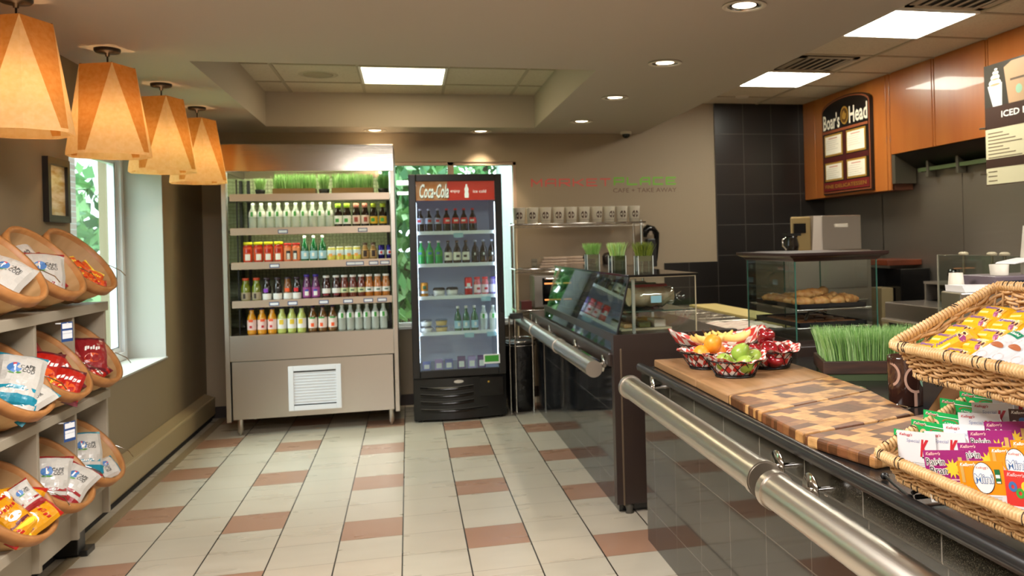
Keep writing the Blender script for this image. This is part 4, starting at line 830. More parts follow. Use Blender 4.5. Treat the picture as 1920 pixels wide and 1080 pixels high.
t = tag(MB().bx(1.25, 3.6, 11.6, 12.4, 0, 3.3, mat('pale_render', 'd9dbe2', .8)).build('pale_building', loc=(2.4, 12, 0)), 'pale building wall outside the window right of the fridge', 'building')
t = thing('brick_pier', 'brick pier standing outside the left window', 'brick pier', (-3.2, 8.9, 0))
def brick():
    m = D.materials.new('red_brick'); m.use_nodes = True; nt = m.node_tree; N = nt.nodes; tc = N.new('ShaderNodeTexCoord'); mp = N.new('ShaderNodeMapping'); mp.inputs['Rotation'].default_value = (PI/2, 0, 0); br_ = N.new('ShaderNodeTexBrick')
    br_.inputs['Color1'].default_value = L('8a6458'); br_.inputs['Color2'].default_value = L('a68478'); br_.inputs['Mortar'].default_value = L('b8b4ae'); br_.inputs['Scale'].default_value = 4.5
    nt.links.new(tc.outputs['Object'], mp.inputs[0]); nt.links.new(mp.outputs[0], br_.inputs[0]); nt.links.new(br_.outputs[0], N['Principled BSDF'].inputs[0]); return m
MB().bx(-3.35, -3.02, 8.62, 9.1, 0, 3.4, brick()).build('brickwork', t)
MB().bx(-3.38, -2.99, 8.59, 9.13, 3.4, 3.5, mat('pier_cap', 'b8b4ac', .7)).build('cap', t)
struct(MB().bx(-40, 40, 8.61, 60, -.1, -.02, mat('lawn', '5f8a4a', .9)).bx(-40, -2.21, -20, 8.61, -.1, -.02, MC['lawn']).build('ground'))
# ------------------------------------------------------------------ deli counter (far)
ct1 = tilemat('counter_granite_tile', .33, 4.60, .385, .145, 1, '131416', '565350', .07, True, .008, '34363a', .9)
ct2 = tilemat('front_counter_granite_tile', .333, 3.486, .333, .505, 1, '1b1816', '5a544c', .06, True, .007, '3a3631', .9)
ct3 = tilemat('counter_cap_tile', .333, 3.486, 5, 0, 1, '15130f', '6a645a', .16, True, .008, '56503f', .6)
t = thing('deli_counter', 'far dark tiled service counter with brown end panel and glass case on top', 'counter', (1.4, 6.1, 0))
MB().bx(1.09, 1.75, 4.62, 7.75, 0, .80, ct1).build('tiled_base', t)
MB().bx(1.065, 1.78, 4.555, 4.615, .055, .975, dwood).bx(1.10, 1.11, 4.553, 4.556, .05, .9, mat('panel_scuff', '5a4a38', .5)).build('end_panel', t, bevel=.003)
MB().bx(1.045, 1.78, 4.60, 7.75, .80, .875, dwood).build('ledge', t, bevel=.01)
MB().bx(1.08, 1.75, 4.61, 7.1, .875, .97, dwood).build('case_floor', t)
for y in (4.60,): MB().lathe([(.02, .055), (.026, .04), (.018, .015), (.024, 0), (.001, 0)], mat('grey_foot', '5a564f', .4, .6), 12, T=Tm((1.14, 4.585, 0))).build('foot', t)
t = thing('glass_deli_case', 'slanted glass display case full of bread and sandwiches on the far counter', 'display case', (1.3, 5.8, .97))
fb, ft = (1.07, .885), (1.167, 1.284)
b = MB(); b.add([(fb[0], 4.60, fb[1]), (fb[0], 7.0, fb[1]), (ft[0], 7.0, ft[1]), (ft[0], 4.60, ft[1]), (fb[0]+.006, 4.60, fb[1]), (fb[0]+.006, 7.0, fb[1]), (ft[0]+.006, 7.0, ft[1]), (ft[0]+.006, 4.60, ft[1])], [(0, 1, 2, 3), (7, 6, 5, 4)], tglass2)
b.build('slanted_front_glass', t)
side = [(1.075, .89), (1.545, .975), (1.545, 1.28), (1.17, 1.28)]; side = [(1.09, .93), (1.10, .975), (1.545, .975), (1.545, 1.28), (1.168, 1.28)]
for y in (4.57, 6.99):
    b = MB(); b.add([(x, y, z) for x, z in side], [(0, 1, 2, 3, 4)], tglass); b.build('end_glass', t)
b = MB(); b.bx(1.16, 1.56, 4.56, 7.0, 1.284, 1.297, blackg); b.build('top', t, bevel=.002)
b = MB(); al = mat('aluminium_post', 'c4cac4', .3, .8)
b.tube([(fb[0]-.002, 4.57, fb[1]-.005), (ft[0]-.002, 4.57, ft[1])], .006, black, 6).tube([(1.545, 4.57, .975), (1.545, 4.57, 1.282), (1.17, 4.57, 1.282)], .004, mat('case_edge_cream', 'b5ab8c', .3), 6)
b.build('edge_trim', t)
b = MB()
for (x, y) in [(1.20, 4.62), (1.50, 5.3), (1.50, 6.9), (1.20, 6.9), (1.32, 5.3)]: b.bx(x-.008, x+.008, y-.008, y+.008, .97, 1.27 if x < 1.25 else 1.09, al)
b.build('post', t)
MB().bx(1.14, 1.53, 4.64, 6.95, 1.085, 1.093, mat('case_shelf', '35463f', .1)).build('shelf', t)
film = mat('bread_bag_film', 'e8dccb', .15, bump=(45, .4, .01)); bread = mat('bread', 'c79c6c', .7, noise=(20, 'dfc197'))
def breadbag(c, ang, l, label, acc):
    t = thing('bagged_bread', label, 'bread', c, 'bagged bread in the deli case'); M4 = Tm(c, (0, 0, ang)); n = 14
    rg = []
    for k in range(9):
        x = -l/2+l*k/8; r = .070*(1-.13*(k % 2))*(1 if 0 < k < 7 else .8)
        rg.append([(x, r*1.0*math.cos(2*PI*i/n), .068+r*.92*math.sin(2*PI*i/n)) for i in range(n)])
    MB().loft(rg, bread, True, T=M4).build('slices', t)
    rg2 = [[(p[0]*1.02, p[1]*1.05, .068+(p[2]-.068)*1.05) for p in r] for r in rg]+[[(l/2+.03, .012*math.cos(2*PI*i/n), .06+.012*math.sin(2*PI*i/n)) for i in range(n)], [(l/2+.07, .04*math.cos(2*PI*i/n), .06+.03*math.sin(2*PI*i/n)) for i in range(n)]]
    MB().loft(rg2, clr, True, True, False, T=M4).build('plastic_wrap', t)
    b = MB(); k = n
    P = [[(x, .076*math.cos(a), .068+.071*math.sin(a)) for a in (1.0, 1.3, 1.6, 1.9, 2.2)] for x in (-l*.38, -l*.1, l*.15, l*.36)]
    b.loft(P, acc, True, False, False, T=M4); b.bx(-l*.1, l*.15, -.079, -.0775, .035, .075, lbl, T=M4); b.build('label', t)
redp = mat('bread_print_red', 'd83a3a', .3); grp = mat('bread_print_green', '2f9a5a', .3)
breadbag((1.34, 4.78, 1.095), .12, .26, 'bagged sliced loaf with red printed top, front one on the deli case shelf', redp)
breadbag((1.33, 4.96, 1.095), -.1, .26, 'bagged roll pack with green print behind the red printed loaf', grp)
breadbag((1.32, 5.15, 1.095), .1, .26, 'plain bagged loaf third in the deli case', film)
breadbag((1.33, 5.5, 1.095), 1.3, .26, 'bagged loaf with red print deep inside the deli case', redp)
breadbag((1.33, 5.95, 1.095), 1.4, .26, 'bagged loaf with green print deep inside the deli case', grp)
breadbag((1.33, 6.45, 1.095), 1.2, .26, 'bagged loaf at the far end of the deli case', film)
for k, y in enumerate((4.85, 5.15, 5.45, 5.8, 6.2, 6.6)):
    t = thing('sandwich_tray', 'clear tray of wrapped food on the deli case floor, %s' % ['nearest the end glass', 'second from the end glass', 'third from the end glass', 'fourth from the end glass', 'fifth from the end glass', 'farthest from the viewer'][k], 'tray', (1.3, y, .97), 'trays on the deli case floor')
    b = MB(); b.bx(1.16, 1.46, y-.1, y+.1, .971, .985, mat('tray_cream', 'b7a888', .3)); b.build('tray', t, bevel=.003)
    b = MB()
    for j in range(3): b.bx(1.18+j*.09, 1.25+j*.09, y-.08, y+.08, .985, 1.01+.01*((j+k) % 3), [mat('wrapped_tan', 'b08a5a', .4), mat('wrapped_olive', '6a6a3a', .4), mat('wrapped_white', 'd2ccbc', .3)][(j+k) % 3])
    b.build('wrapped_food', t, bevel=.008)
# grass vases on top
for k, (x, y, lab, mm, fan) in enumerate([(1.25, 5.93, 'square glass vase of bright green sprouts, farthest of three on the deli case', [GR[1], mat('sprout', '8cc058', .5)], 1.0),
                                 (1.225, 5.08, 'square glass vase of yellow green grass, middle of three on the deli case', [GR[3], mat('yellow_grass', 'b8cc6a', .5), mat('sprout', '7fce3a')], .7),
                                 (1.30, 4.75, 'square glass vase of dark olive grass, nearest of three on the deli case', [mat('olive_grass', '5a6a20', .5), mat('olive_grass2', '7a8a2c', .5)], .8)]):
    t = thing('grass_vase', lab, 'vase', (x, y, 1.297), 'glass grass vases on the deli case'); z = 1.297; e = .043
    b = MB(); b.bx(x-e, x+e, y-e, y+e, z, z+.012, clr); gw_ = thinglass('vase_glass', 'e4ece6', .14)
    for (x0, x1, y0, y1) in [(x-e, x-e+.005, y-e, y+e), (x+e-.005, x+e, y-e, y+e), (x-e, x+e, y-e, y-e+.005), (x-e, x+e, y+e-.005, y+e)]: b.bx(x0, x1, y0, y1, z, z+.10, gw_)
    b.build('glass_cube', t)
    b = MB(); [b.bx(x+sx*e-.002, x+sx*e+.002, y+sy*e-.002, y+sy*e+.002, z, z+.10, mat('vase_edge_white', 'd5dcd6', .2)) for sx in (-1, 1) for sy in (-1, 1)]; b.build('glass_corner_edges', t)
    MB().bx(x-.035, x+.035, y-.035, y+.035, z+.07, z+.095, mat('root_mat', '7a7a4a', .8)).build('root_mat', t)
    b = MB(); grass(b, x-.036, x+.036, y-.036, y+.036, z+.09, .085, 420, .012, .0016, fan=fan*.7, mats=mm); g_ = b.build('grass_blades', t); g_['kind'] = 'stuff'
# ------------------------------------------------------------------ front counter
t = thing('front_counter', 'near long counter with polished black granite tile face', 'counter', (1.8, 2.5, 0))
MB().bx(1.12, 2.5, .3, 4.14, 0, .76, ct2).build('tiled_base', t)
MB().bx(1.105, 2.5, .3, 4.145, .76, .848, ct3).build('cap_tiles', t, bevel=.012, seg=3)
topm = mat('black_counter_surface', '1e1c1b', .22, noise=(300, '2c2925', 2, .5, .8))
MB().bx(1.135, 2.5, .3, 4.13, .848, .858, topm).build('worktop', t)
lipm = mat('black_lip', '1c1b1c', .28)
b = MB(); prof = [(1.085, .845), (1.082, .862), (1.087, .874), (1.097, .879), (1.112, .876), (1.126, .866), (1.14, .8585), (1.14, .848)]
b.loft([[(x, y, z) for x, z in prof] for y in (4.02+.12, .3)], lipm, True, True, True); b.build('lip', t)
# rails
def rail(name, label, x, y0, y1, z0, z1, r, rings, brk, capend=True):
    t = thing(name, label, 'rail', (x, y0, z0)); zz = lambda y: z0+(z1-z0)*(y0-y)/(y0-y1)
    MB().tube([(x, y0, z0), (x, y1, z1)], r, railm, 32).build('tube', t)
    for y in rings:
        b = MB(); b.tube([(x, y+.014, zz(y)), (x, y-.014, zz(y))], r+.005, railm, 32); b.build('collar', t, bevel=.002)
    for y, xw in brk:
        b = MB(); b.tube([(x+.02, y, zz(y)+.01), (xw, y, zz(y)+.01)], .009, chrome, 12)
        b.add([], [], chrome); M4 = Tm((x+r+.028, y, zz(y)+.012), (0, PI/2, 0)); b.lathe([(.001, -.003), (.046, -.003), (.048, 0), (.046, .003), (.001, .003)], chrome, 24, T=M4)
        b.lathe([(.001, 0), (.02, 0), (.02, .012), (.001, .012)], chrome, 16, T=Tm((xw-.012, y, zz(y)+.01), (0, PI/2, 0)))
        b.build('bracket', t)
    return t
rail('tray_rail', 'near brushed steel rail section running beside the fruit and cutting boards', .985, 3.90, 2.335, .805, .782, .050, [3.885, 2.35], [(3.80, 1.12), (2.42, 1.12)])
rail('tray_rail', 'nearest brushed steel rail section at the lower right corner', .985, 2.285, .95, .772, .752, .050, [2.262], [(2.20, 1.12), (1.2, 1.12)])
rail('tray_rail', 'far brushed steel rail along the deli counter ending in a flat round cap', .965, 4.60, 7.9, .792, .792, .046, [5.72, 6.85], [(4.72, 1.06), (5.55, 1.06), (6.6, 1.06), (7.3, 1.06)])
# ------------------------------------------------------------------ cutting boards
plainw = mat('plain_board_wood', '8e6840', .5, noise=((30, 3, 30), 'a88058', 5, .3, .7))
def endgrain():
    m = D.materials.new('end_grain_wood'); m.use_nodes = True; nt = m.node_tree; N = nt.nodes; b = N['Principled BSDF']; LK = nt.links.new
    tc = N.new('ShaderNodeTexCoord'); mp = N.new('ShaderNodeMapping'); mp.inputs['Rotation'].default_value = (0, 0, -.42); mp.inputs['Scale'].default_value = (1, 1, 1); LK(tc.outputs['Object'], mp.inputs[0])
    br_ = N.new('ShaderNodeTexBrick'); br_.inputs['Scale'].default_value = 1; br_.inputs['Brick Width'].default_value = .062; br_.inputs['Row Height'].default_value = .043; br_.inputs['Mortar Size'].default_value = .0004; br_.offset = .37; br_.offset_frequency = 2; br_.squash = .72; br_.squash_frequency = 3
    br_.inputs['Color1'].default_value = (0, 0, 0, 1); br_.inputs['Color2'].default_value = (1, 1, 1, 1); br_.inputs['Bias'].default_value = 0; LK(mp.outputs[0], br_.inputs[0])
    r = N.new('ShaderNodeValToRGB'); cr = r.color_ramp; cr.elements[0].position = 0; cr.elements[0].color = L('563419'); cr.elements[1].position = .32; cr.elements[1].color = L('78492a')
    for p, c in ((.36, 'b5824a'), (.6, 'c29258'), (.76, '80522e'), (.82, 'bc8a50'), (1, 'c89a62')): e = cr.elements.new(p); e.color = L(c)
    cr.interpolation = 'CONSTANT' if False else 'LINEAR'
    LK(br_.outputs['Color'], r.inputs[0])
    n = N.new('ShaderNodeTexNoise'); n.inputs['Scale'].default_value = 40; n.inputs['Detail'].default_value = 5; LK(mp.outputs[0], n.inputs['Vector'])
    mx = N.new('ShaderNodeMix'); mx.data_type = 'RGBA'; mx.blend_type = 'MULTIPLY'; mx.inputs[0].default_value = .55; LK(r.outputs[0], mx.inputs[6])
    r2 = N.new('ShaderNodeValToRGB'); r2.color_ramp.elements[0].color = (.45, .4, .35, 1); r2.color_ramp.elements[1].color = (1, 1, 1, 1); r2.color_ramp.elements[0].position = .35; r2.color_ramp.elements[1].position = .55; LK(n.outputs['Fac'], r2.inputs[0]); LK(r2.outputs[0], mx.inputs[7])
    LK(mx.outputs[2], b.inputs['Base Color']); b.inputs['Roughness'].default_value = .42; return m
eg = endgrain()
def board(q, m, label, hand, bev=.006, z0=.8585):
    cx = sum(p[0] for p in q)/4; cy = sum(p[1] for p in q)/4; t = thing('cutting_board', label, 'cutting board', (cx, cy, z0))
    q = q if sum((q[i][0]*q[(i+1) % 4][1]-q[(i+1) % 4][0]*q[i][1]) for i in range(4)) > 0 else q[::-1]
    MB().prism(q, z0, z0+.036, m).build('board', t, bevel=bev, seg=3)
    if hand:
        (x, y, a) = hand; d = Vector((math.cos(a), math.sin(a), 0)); s_ = Vector((-d.y, d.x, 0)); P = []
        for k in range(9):
            u = PI*k/8; P.append(Vector((x, y, z0+.018))-d*.02+s_*.055*math.cos(u)+d*(.055*min(1, 1.3*math.sin(u))))
        MB().tube(P, .004, chrome, 8).build('handle', t)
board([(1.165, 4.11), (1.72, 4.11), (1.725, 3.575), (1.16, 3.46)], plainw, 'plain pale wood cutting board under the wire fruit baskets', (1.725, 3.66, 0))
board([(1.16, 3.452), (1.722, 3.566), (1.715, 3.33), (1.155, 3.07)], plainw, 'plain pale wood cutting board between the fruit baskets and the checkered boards', None)
board([(1.155, 3.06), (1.713, 3.32), (1.69, 2.97), (1.14, 2.72)], eg, 'end grain checkered cutting board next to the plain board', (1.705, 3.12, .05))
board([(1.139, 2.712), (1.688, 2.96), (1.60, 2.53), (1.13, 2.385)], eg, 'end grain checkered cutting board, middle of the three checkered ones', (1.645, 2.72, .15))
board([(1.128, 2.372), (1.62, 2.515), (1.70, 2.2), (1.19, 2.07)], eg, 'end grain checkered cutting board with rounded corners beside the lower wicker basket', None, .01)
# ------------------------------------------------------------------ fruit baskets
gm = D.materials.new('red_gingham_paper'); gm.use_nodes = True
def _g():
    nt = gm.node_tree; N = nt.nodes; b = N['Principled BSDF']; LK = nt.links.new; uv = N.new('ShaderNodeTexCoord'); sp = N.new('ShaderNodeSeparateXYZ'); LK(uv.outputs['UV'], sp.inputs[0])
    def M(op, a, c=None):
        n = N.new('ShaderNodeMath'); n.operation = op
        for i, q in enumerate((a, c)):
            if q is None: continue
            if isinstance(q, (int, float)): n.inputs[i].default_value = q
            else: LK(q, n.inputs[i])
        return n.outputs[0]
    a = M('LESS_THAN', M('FRACT', M('MULTIPLY', sp.outputs[0], 7)), .5); c = M('LESS_THAN', M('FRACT', M('MULTIPLY', sp.outputs[1], 7)), .5)
    s_ = M('MULTIPLY', M('ADD', a, c), .5); r = N.new('ShaderNodeValToRGB'); r.color_ramp.interpolation = 'CONSTANT'
    r.color_ramp.elements[0].color = L('c9362c'); r.color_ramp.elements[1].position = .3; r.color_ramp.elements[1].color = L('eee4dc'); 
    x = M('ABSOLUTE', M('SUBTRACT', a, c)); LK(x, r.inputs[0]); LK(r.outputs[0], b.inputs['Base Color']); b.inputs['Roughness'].default_value = .6
_g()
wirem = mat('black_basket_wire', '14110f', .4)
def liner(parent, c, R, Rt, H, seedv, tall, L_=.34):
    rnd = random.Random(seedv); n = 26; EM = .045 if tall < 1 else .075; me_v = []; uvs = []; ph = [rnd.uniform(0, 6.3) for _ in range(5)]; rot = rnd.uniform(0, 1.5)
    for j in range(n+1):
        for i in range(n+1):
            u, v = (i/n-.5)*2, (j/n-.5)*2; r = max(abs(u), abs(v)); rad = math.hypot(u, v); a = math.atan2(v, u)
            s_ = rad*L_/2*1.25  # arc length from the centre
            if s_ < R*.9: rr, z = s_, .004
            else:
                k = (s_-R*.9)/(math.hypot(Rt-R, H)); k2 = min(k, 1); rr = R*.9+(Rt-R*.9-.004)*k2; z = .004+(H)*k2
                if k > 1:
                    e = min((k-1)*math.hypot(Rt-R, H), EM); rr += e*.55; z += e*(.45*tall+.5*math.sin(2*a+ph[0])*min(1, tall))
            rr *= 1+.035*math.sin(9*a+ph[1])*min(1, s_/R); z += .004*math.sin(11*a+ph[2])*min(1, s_/R)
            me_v.append((c[0]+rr*math.cos(a+rot), c[1]+rr*math.sin(a+rot), c[2]+z)); uvs.append((i/n, j/n))
    b = MB(); b.v = [Vector(p) for p in me_v]
    b.idx(gm)
    for j in range(n):
        for i in range(n): a = j*(n+1)+i; b.f.append([a, a+1, a+n+2, a+n+1]); b.mi.append(0); b.sm.append(True)
    o = b.build('gingham_liner', parent); uvl = o.data.uv_layers.new(name='uv')
    for lp in o.data.loops: uvl.data[lp.index].uv = uvs[lp.vertex_index]
    so = o.modifiers.new('th', 'SOLIDIFY'); so.thickness = .0008
def wbasket(label, c, R, Rt, H, seedv, tall=1, L_=.34, ov=1):
    t = thing('wire_fruit_basket', label, 'basket', c, 'wire fruit baskets on the plain board'); n = 40
    def rg(r, z): return [(c[0]+r*math.cos(2*PI*i/n), c[1]+ov*r*math.sin(2*PI*i/n), c[2]+z) for i in range(n)]
    b = MB(); b.tube(rg(R, .004), .0042, wirem, 6, closed=True).tube(rg(R, .012), .002, wirem, 6, closed=True); b.build('base_ring', t)
    b = MB(); P = []
    for i in range(n*4): a = 2*PI*i/(n*4); P.append((c[0]+(Rt+.0015*math.cos(a*50))*math.cos(a), c[1]+ov*(Rt+.0015*math.cos(a*50))*math.sin(a), c[2]+H+.002*math.sin(a*50)))
    b.tube(P, .0032, wirem, 6, closed=True); b.build('rim_wire', t)
    b = MB(); k = 12
    for i in range(k):
        for d in (1, -1):
            a0, a1 = 2*PI*i/k, 2*PI*(i+d*1.0)/k
            b.tube([(c[0]+(R+(Rt-R)*s_)*math.cos(a0+(a1-a0)*s_)*1.01, c[1]+ov*(R+(Rt-R)*s_)*math.sin(a0+(a1-a0)*s_)*1.01, c[2]+.006+(H-.006)*s_) for s_ in (0, .25, .5, .75, 1)], .0021, wirem, 5)
    b.build('lattice_wire', t)
    liner(t, c, R-.004, Rt-.004, H, seedv, tall, L_)
    return t
zb = .8955
wbasket('black wire basket of green pears, front one with red check paper', (1.345, 3.48, zb), .083, .118, .07, 3, .6, .34)
wbasket('black wire basket of oranges behind the pear basket, red check paper', (1.305, 3.745, zb), .07, .115, .075, 5, .3, .30)
wbasket('black wire basket of red apples beside the wheatgrass tray', (1.575, 3.66, zb), .095, .13, .078, 8, .5, .36)
wbasket('large black wire basket of bananas with tall red check paper at the back', (1.46, 4.02, zb), .12, .20, .080, 12, 1.0, .60)
def fruit(prof, m, stem=True, sq=1, dimple=0):
    pass
orm = mat('orange_peel', 'e88f1c', .4, noise=(30, 'eda02e'), bump=(160, .25, .002)); grn_m = mat('green_pear_skin', '84a338', .3, noise=(14, 'a3b850', 3)); redm = mat('red_apple_skin', '6e0c10', .12, noise=((10, 10, 30), 'a8202a', 3, .35, .7), coat=.6); banm = mat('banana_skin', 'e8c860', .45, noise=(12, 'f0dc96')); stm = mat('fruit_stem', '4a3018', .8)
def mkfruit(name, cat, prof, m, stemz):
    t = thing(name, '', cat, (0, 0, 0)); MB().lathe(prof, m, 24).build('flesh', t); MB().tube([(0, 0, stemz-.006), (.002, 0, stemz+.006), (.006, .002, stemz+.014)], .0017, stm, 6).build('stem', t); return Stock(t)
def sph(r, k=1, dim=0): return [(max(.0005, r*math.sin(PI*i/16)), r-r*k*math.cos(PI*i/16)*(1-dim*math.exp(-((i-16)/2.2)**2)-dim*math.exp(-(i/2.2)**2))) for i in range(17)]
ORs = mkfruit('orange', 'orange', sph(.041, 1.08), orm, .079); APs = mkfruit('apple', 'apple', [(.0005, .008), (.012, .003), (.022, 0), (.033, .012), (.039, .035), (.041, .052), (.036, .068), (.024, .075), (.012, .072), (.0005, .065)], redm, .068)
PEs = mkfruit('pear', 'pear', [(.0005, .003), (.02, 0), (.034, .012), (.039, .03), (.036, .048), (.027, .064), (.019, .074), (.011, .081), (.0005, .079)], grn_m, .08)
for x, y, z, e, l in [(1.315, 3.715, .078, (.4, .3, 0), 'orange on top of the orange pile'), (1.275, 3.715, .026, (.2, 0, 0), 'orange low at the left of the orange basket'), (1.35, 3.74, .026, (0, .3, 0), 'orange low at the right of the orange basket'), (1.29, 3.79, .016, (.5, 0, 0), 'orange at the back of the orange basket')]:
    ORs.put((x, y, zb+z), rot=e, label=l, group='oranges')
for x, y, z, e, l in [(1.345, 3.465, .070, (.5, .35, .4), 'green pear on top of the front basket pile'), (1.295, 3.48, .045, (.9, -.4, 0), 'green pear low at the left of the front basket'), (1.395, 3.475, .045, (.7, .5, 1), 'green pear at the right of the front basket'), (1.35, 3.435, .034, (.9, 0, .5), 'green pear low at the front rim of the front basket'), (1.36, 3.53, .02, (.4, .6, 0), 'green pear behind the top pear')]:
    PEs.put((x, y, zb+z), rot=e, label=l, group='green pears')
for x, y, z, e, l in [(1.575, 3.70, .095, (.35, .1, 0), 'dark red apple on top of the apple pile'), (1.545, 3.62, .055, (.8, -.1, .2), 'bright red apple in front of the top apple'), (1.62, 3.64, .03, (.5, .4, 0), 'red apple at the right of the apple basket'), (1.51, 3.67, .03, (.2, .2, 0), 'red apple at the left of the apple basket'), (1.58, 3.74, .03, (.1, .3, 0), 'red apple at the back of the apple basket'), (1.565, 3.61, .02, (.9, .2, 0), 'red apple low at the front of the apple basket')]:
    APs.put((x, y, zb+z), rot=e, label=l, group='red apples')
def banana(c, rz, lab):
    t = thing('banana', lab, 'banana', c, 'bananas in the large basket'); n = 10; M4 = Tm(c, (0, 0, rz))
    P = [(.085*math.cos(a), 0.0, .02-.05*math.sin(a)+.05) for a in [PI*(.08+.84*k/10) for k in range(11)]]
    MB().tube(P, [.004, .010, .015, .0175, .018, .018, .0178, .017, .014, .009, .005], banm, 8, T=M4).build('skin', t)
    MB().tube([P[-1], (P[-1][0]-.012, 0, P[-1][2]+.012)], [.005, .004], stm, 6, T=M4).build('stem', t)
for k, (dx, dy, dz, rz) in enumerate([(-.05, -.06, .075, .1), (.07, -.06, .08, -.15), (.01, -.01, .075, .25), (-.07, .03, .065, .6), (.08, .04, .07, -.5)]):
    banana((1.46+dx, 4.02+dy, zb+dz), rz, 'yellow banana in the large basket, %s' % ['left front one', 'right front one', 'middle one', 'back left one', 'back right one'][k])
# ------------------------------------------------------------------ big wheatgrass tray
t = thing('wheatgrass_tray', 'large brown wooden tray of tall green wheatgrass behind the apple basket', 'plant', (1.98, 3.45, .8585)); M4 = Tm((1.717, 3.40, .8585), (0, 0, -.33))
dkw = mat('dark_tray_wood', '4a3024', .5, noise=((4, 4, 40), '33241c')); grf = mat('tray_green_base', '3c4a2a', .7)
b = MB(); b.bx(0, .50, 0, .015, .03, .085, dkw, T=M4).bx(0, .50, .30, .315, .03, .085, dkw, T=M4).bx(0, .015, .015, .30, .03, .085, dkw, T=M4).bx(.485, .50, .015, .30, .03, .085, dkw, T=M4); b.build('tray', t, bevel=.003)
MB().bx(.01, .49, .005, .31, 0, .03, grf, T=M4).build('base', t)
MB().bx(.015, .485, .015, .30, .03, .078, mat('soil', '2c2a1a', .9), T=M4).build('soil', t)
b = MB(); R3 = random.Random(5); grass(b, .018, .482, .018, .297, .075, .135, 5200, .012, .0013, R3, .1, fan=.12); b.v = [M4 @ v for v in b.v]; g_ = b.build('grass_blades', t); g_['kind'] = 'stuff'
# ------------------------------------------------------------------ brown patterned tumbler
t = thing('gift_tumbler', 'brown glossy canister with cream curls and round green badge', 'canister', (1.765, 2.84, .8585)); brg = mat('brown_gloss_wrap', '3a221b', .12, coat=.8); crm = mat('cream_curl', 'b58f7c', .25, coat=.6); sgr = mat('badge_green', '8fb49a', .35)
MB().lathe([(.001, 0), (.060, 0), (.064, .005), (.068, .17), (.068, .178), (.063, .178), (.060, .02), (.001, .02)], brg, 40, T=Tm((1.765, 2.84, .8585)), cap=False).build('canister_body', t)
def on(c, R, ang, z0):
    return lambda p: Vector((c[0]+(R+.0015)*math.cos(ang+p.x/R), c[1]+(R+.0015)*math.sin(ang+p.x/R), z0+p.z))
fn = on((1.765, 2.84), .066, math.atan2(-2.84, -1.765), .8585)
b = MB(); b.disc((-.062, 0, .115), X3, Z3, .042, .045, crm, 24, fn=fn, r0=.78, a0=-1.2, a1=1.6).disc((.035, 0, .10), X3, Z3, .042, .05, crm, 24, fn=fn, r0=.8, a0=1.6, a1=5.0).rect((.032, 0, .028), X3, Z3, .012, .05, crm, fn=fn, n=3); b.build('curl_pattern', t)
fn = on((1.765, 2.84), .0665, math.atan2(-2.84, -1.765)+.0, .8585)
b = MB(); b.disc((.078, 0, .10), X3, Z3, .028, .034, sgr, 24, fn=fn); fn2 = on((1.765, 2.84), .0672, math.atan2(-2.84, -1.765), .8585)
b.disc((.078, 0, .10), X3, Z3, .018, .022, mat('badge_cream', 'd9d0b4', .4), 20, fn=fn2); fn3 = on((1.765, 2.84), .0678, math.atan2(-2.84, -1.765), .8585); b.disc((.078, 0, .10), X3, Z3, .009, .014, ink, 12, fn=fn3, r0=.5).rect((.078, 0, .087), X3, Z3, .012, .006, ink, fn=fn3); b.build('badge', t)
t = tag(MB().tube([(1.80, 2.74, .865), (1.86, 2.70, .90), (1.90, 2.70, .95)], .004, mat('tan_strap', 'a58a78', .5), 6).build('ribbon_loop', loc=(1.8, 2.74, .86)), 'thin tan loop beside the brown canister', 'ribbon')
# ------------------------------------------------------------------ pastry case
t = thing('pastry_case', 'square glass pastry case with dark wooden crown top holding two trays', 'display case', (2.27, 4.65, .92)); x0, x1, y0, y1, z0, z1 = 2.02, 2.505, 4.30, 4.97, .92, 1.352
for f in [((x0, y0, z0), (x0, y1, z0), (x0, y1, z1), (x0, y0, z1)), ((x0, y0, z0), (x1, y0, z0), (x1, y0, z1), (x0, y0, z1)), ((x1, y0, z0), (x1, y1, z0), (x1, y1, z1), (x1, y0, z1)), ((x0, y1, z0), (x1, y1, z0), (x1, y1, z1), (x0, y1, z1))]:
    b = MB(); b.add(f, [(0, 1, 2, 3)], tglass2 if f[1][0] == x0 else tglass); b.build('glass_panel', t)
b = MB()
for (x, y) in [(x0, y0), (x0, y1), (x1, y0), (x1, y1)]: b.bx(x-.003, x+.003, y-.003, y+.003, z0, z1, gedge)
for x in ((x0+x1)/2,): b.bx(x-.003, x+.003, y1-.003, y1+.003, z0, z1, gedge)
b.build('glass_edges', t)
b = MB(); b.loft([[(x0-a, y0-a, z), (x1+a, y0-a, z), (x1+a, y1+a, z), (x0-a, y1+a, z)] for a, z in ((.005, z1-.005), (.012, z1), (.02, z1+.012), (.045, z1+.022), (.052, z1+.028), (.052, z1+.042))], mat('crown_wood', '3a221c', .3, noise=((4, 40, 4), '2a1814')), False); b.build('crown_top', t, bevel=.002)
MB().bx(x0-.01, x1+.01, y0-.01, y1+.01, z0-.02, z0, dwood).build('base', t)
past = mat('pastry_golden', 'b8743a', .5, noise=(30, 'd9a464', 4), bump=(50, .3, .01)); past2 = mat('pastry_brown', '8a4f26', .4, noise=(30, 'a8683a', 4)); trm = mat('black_tray', '1a1a1e', .3)
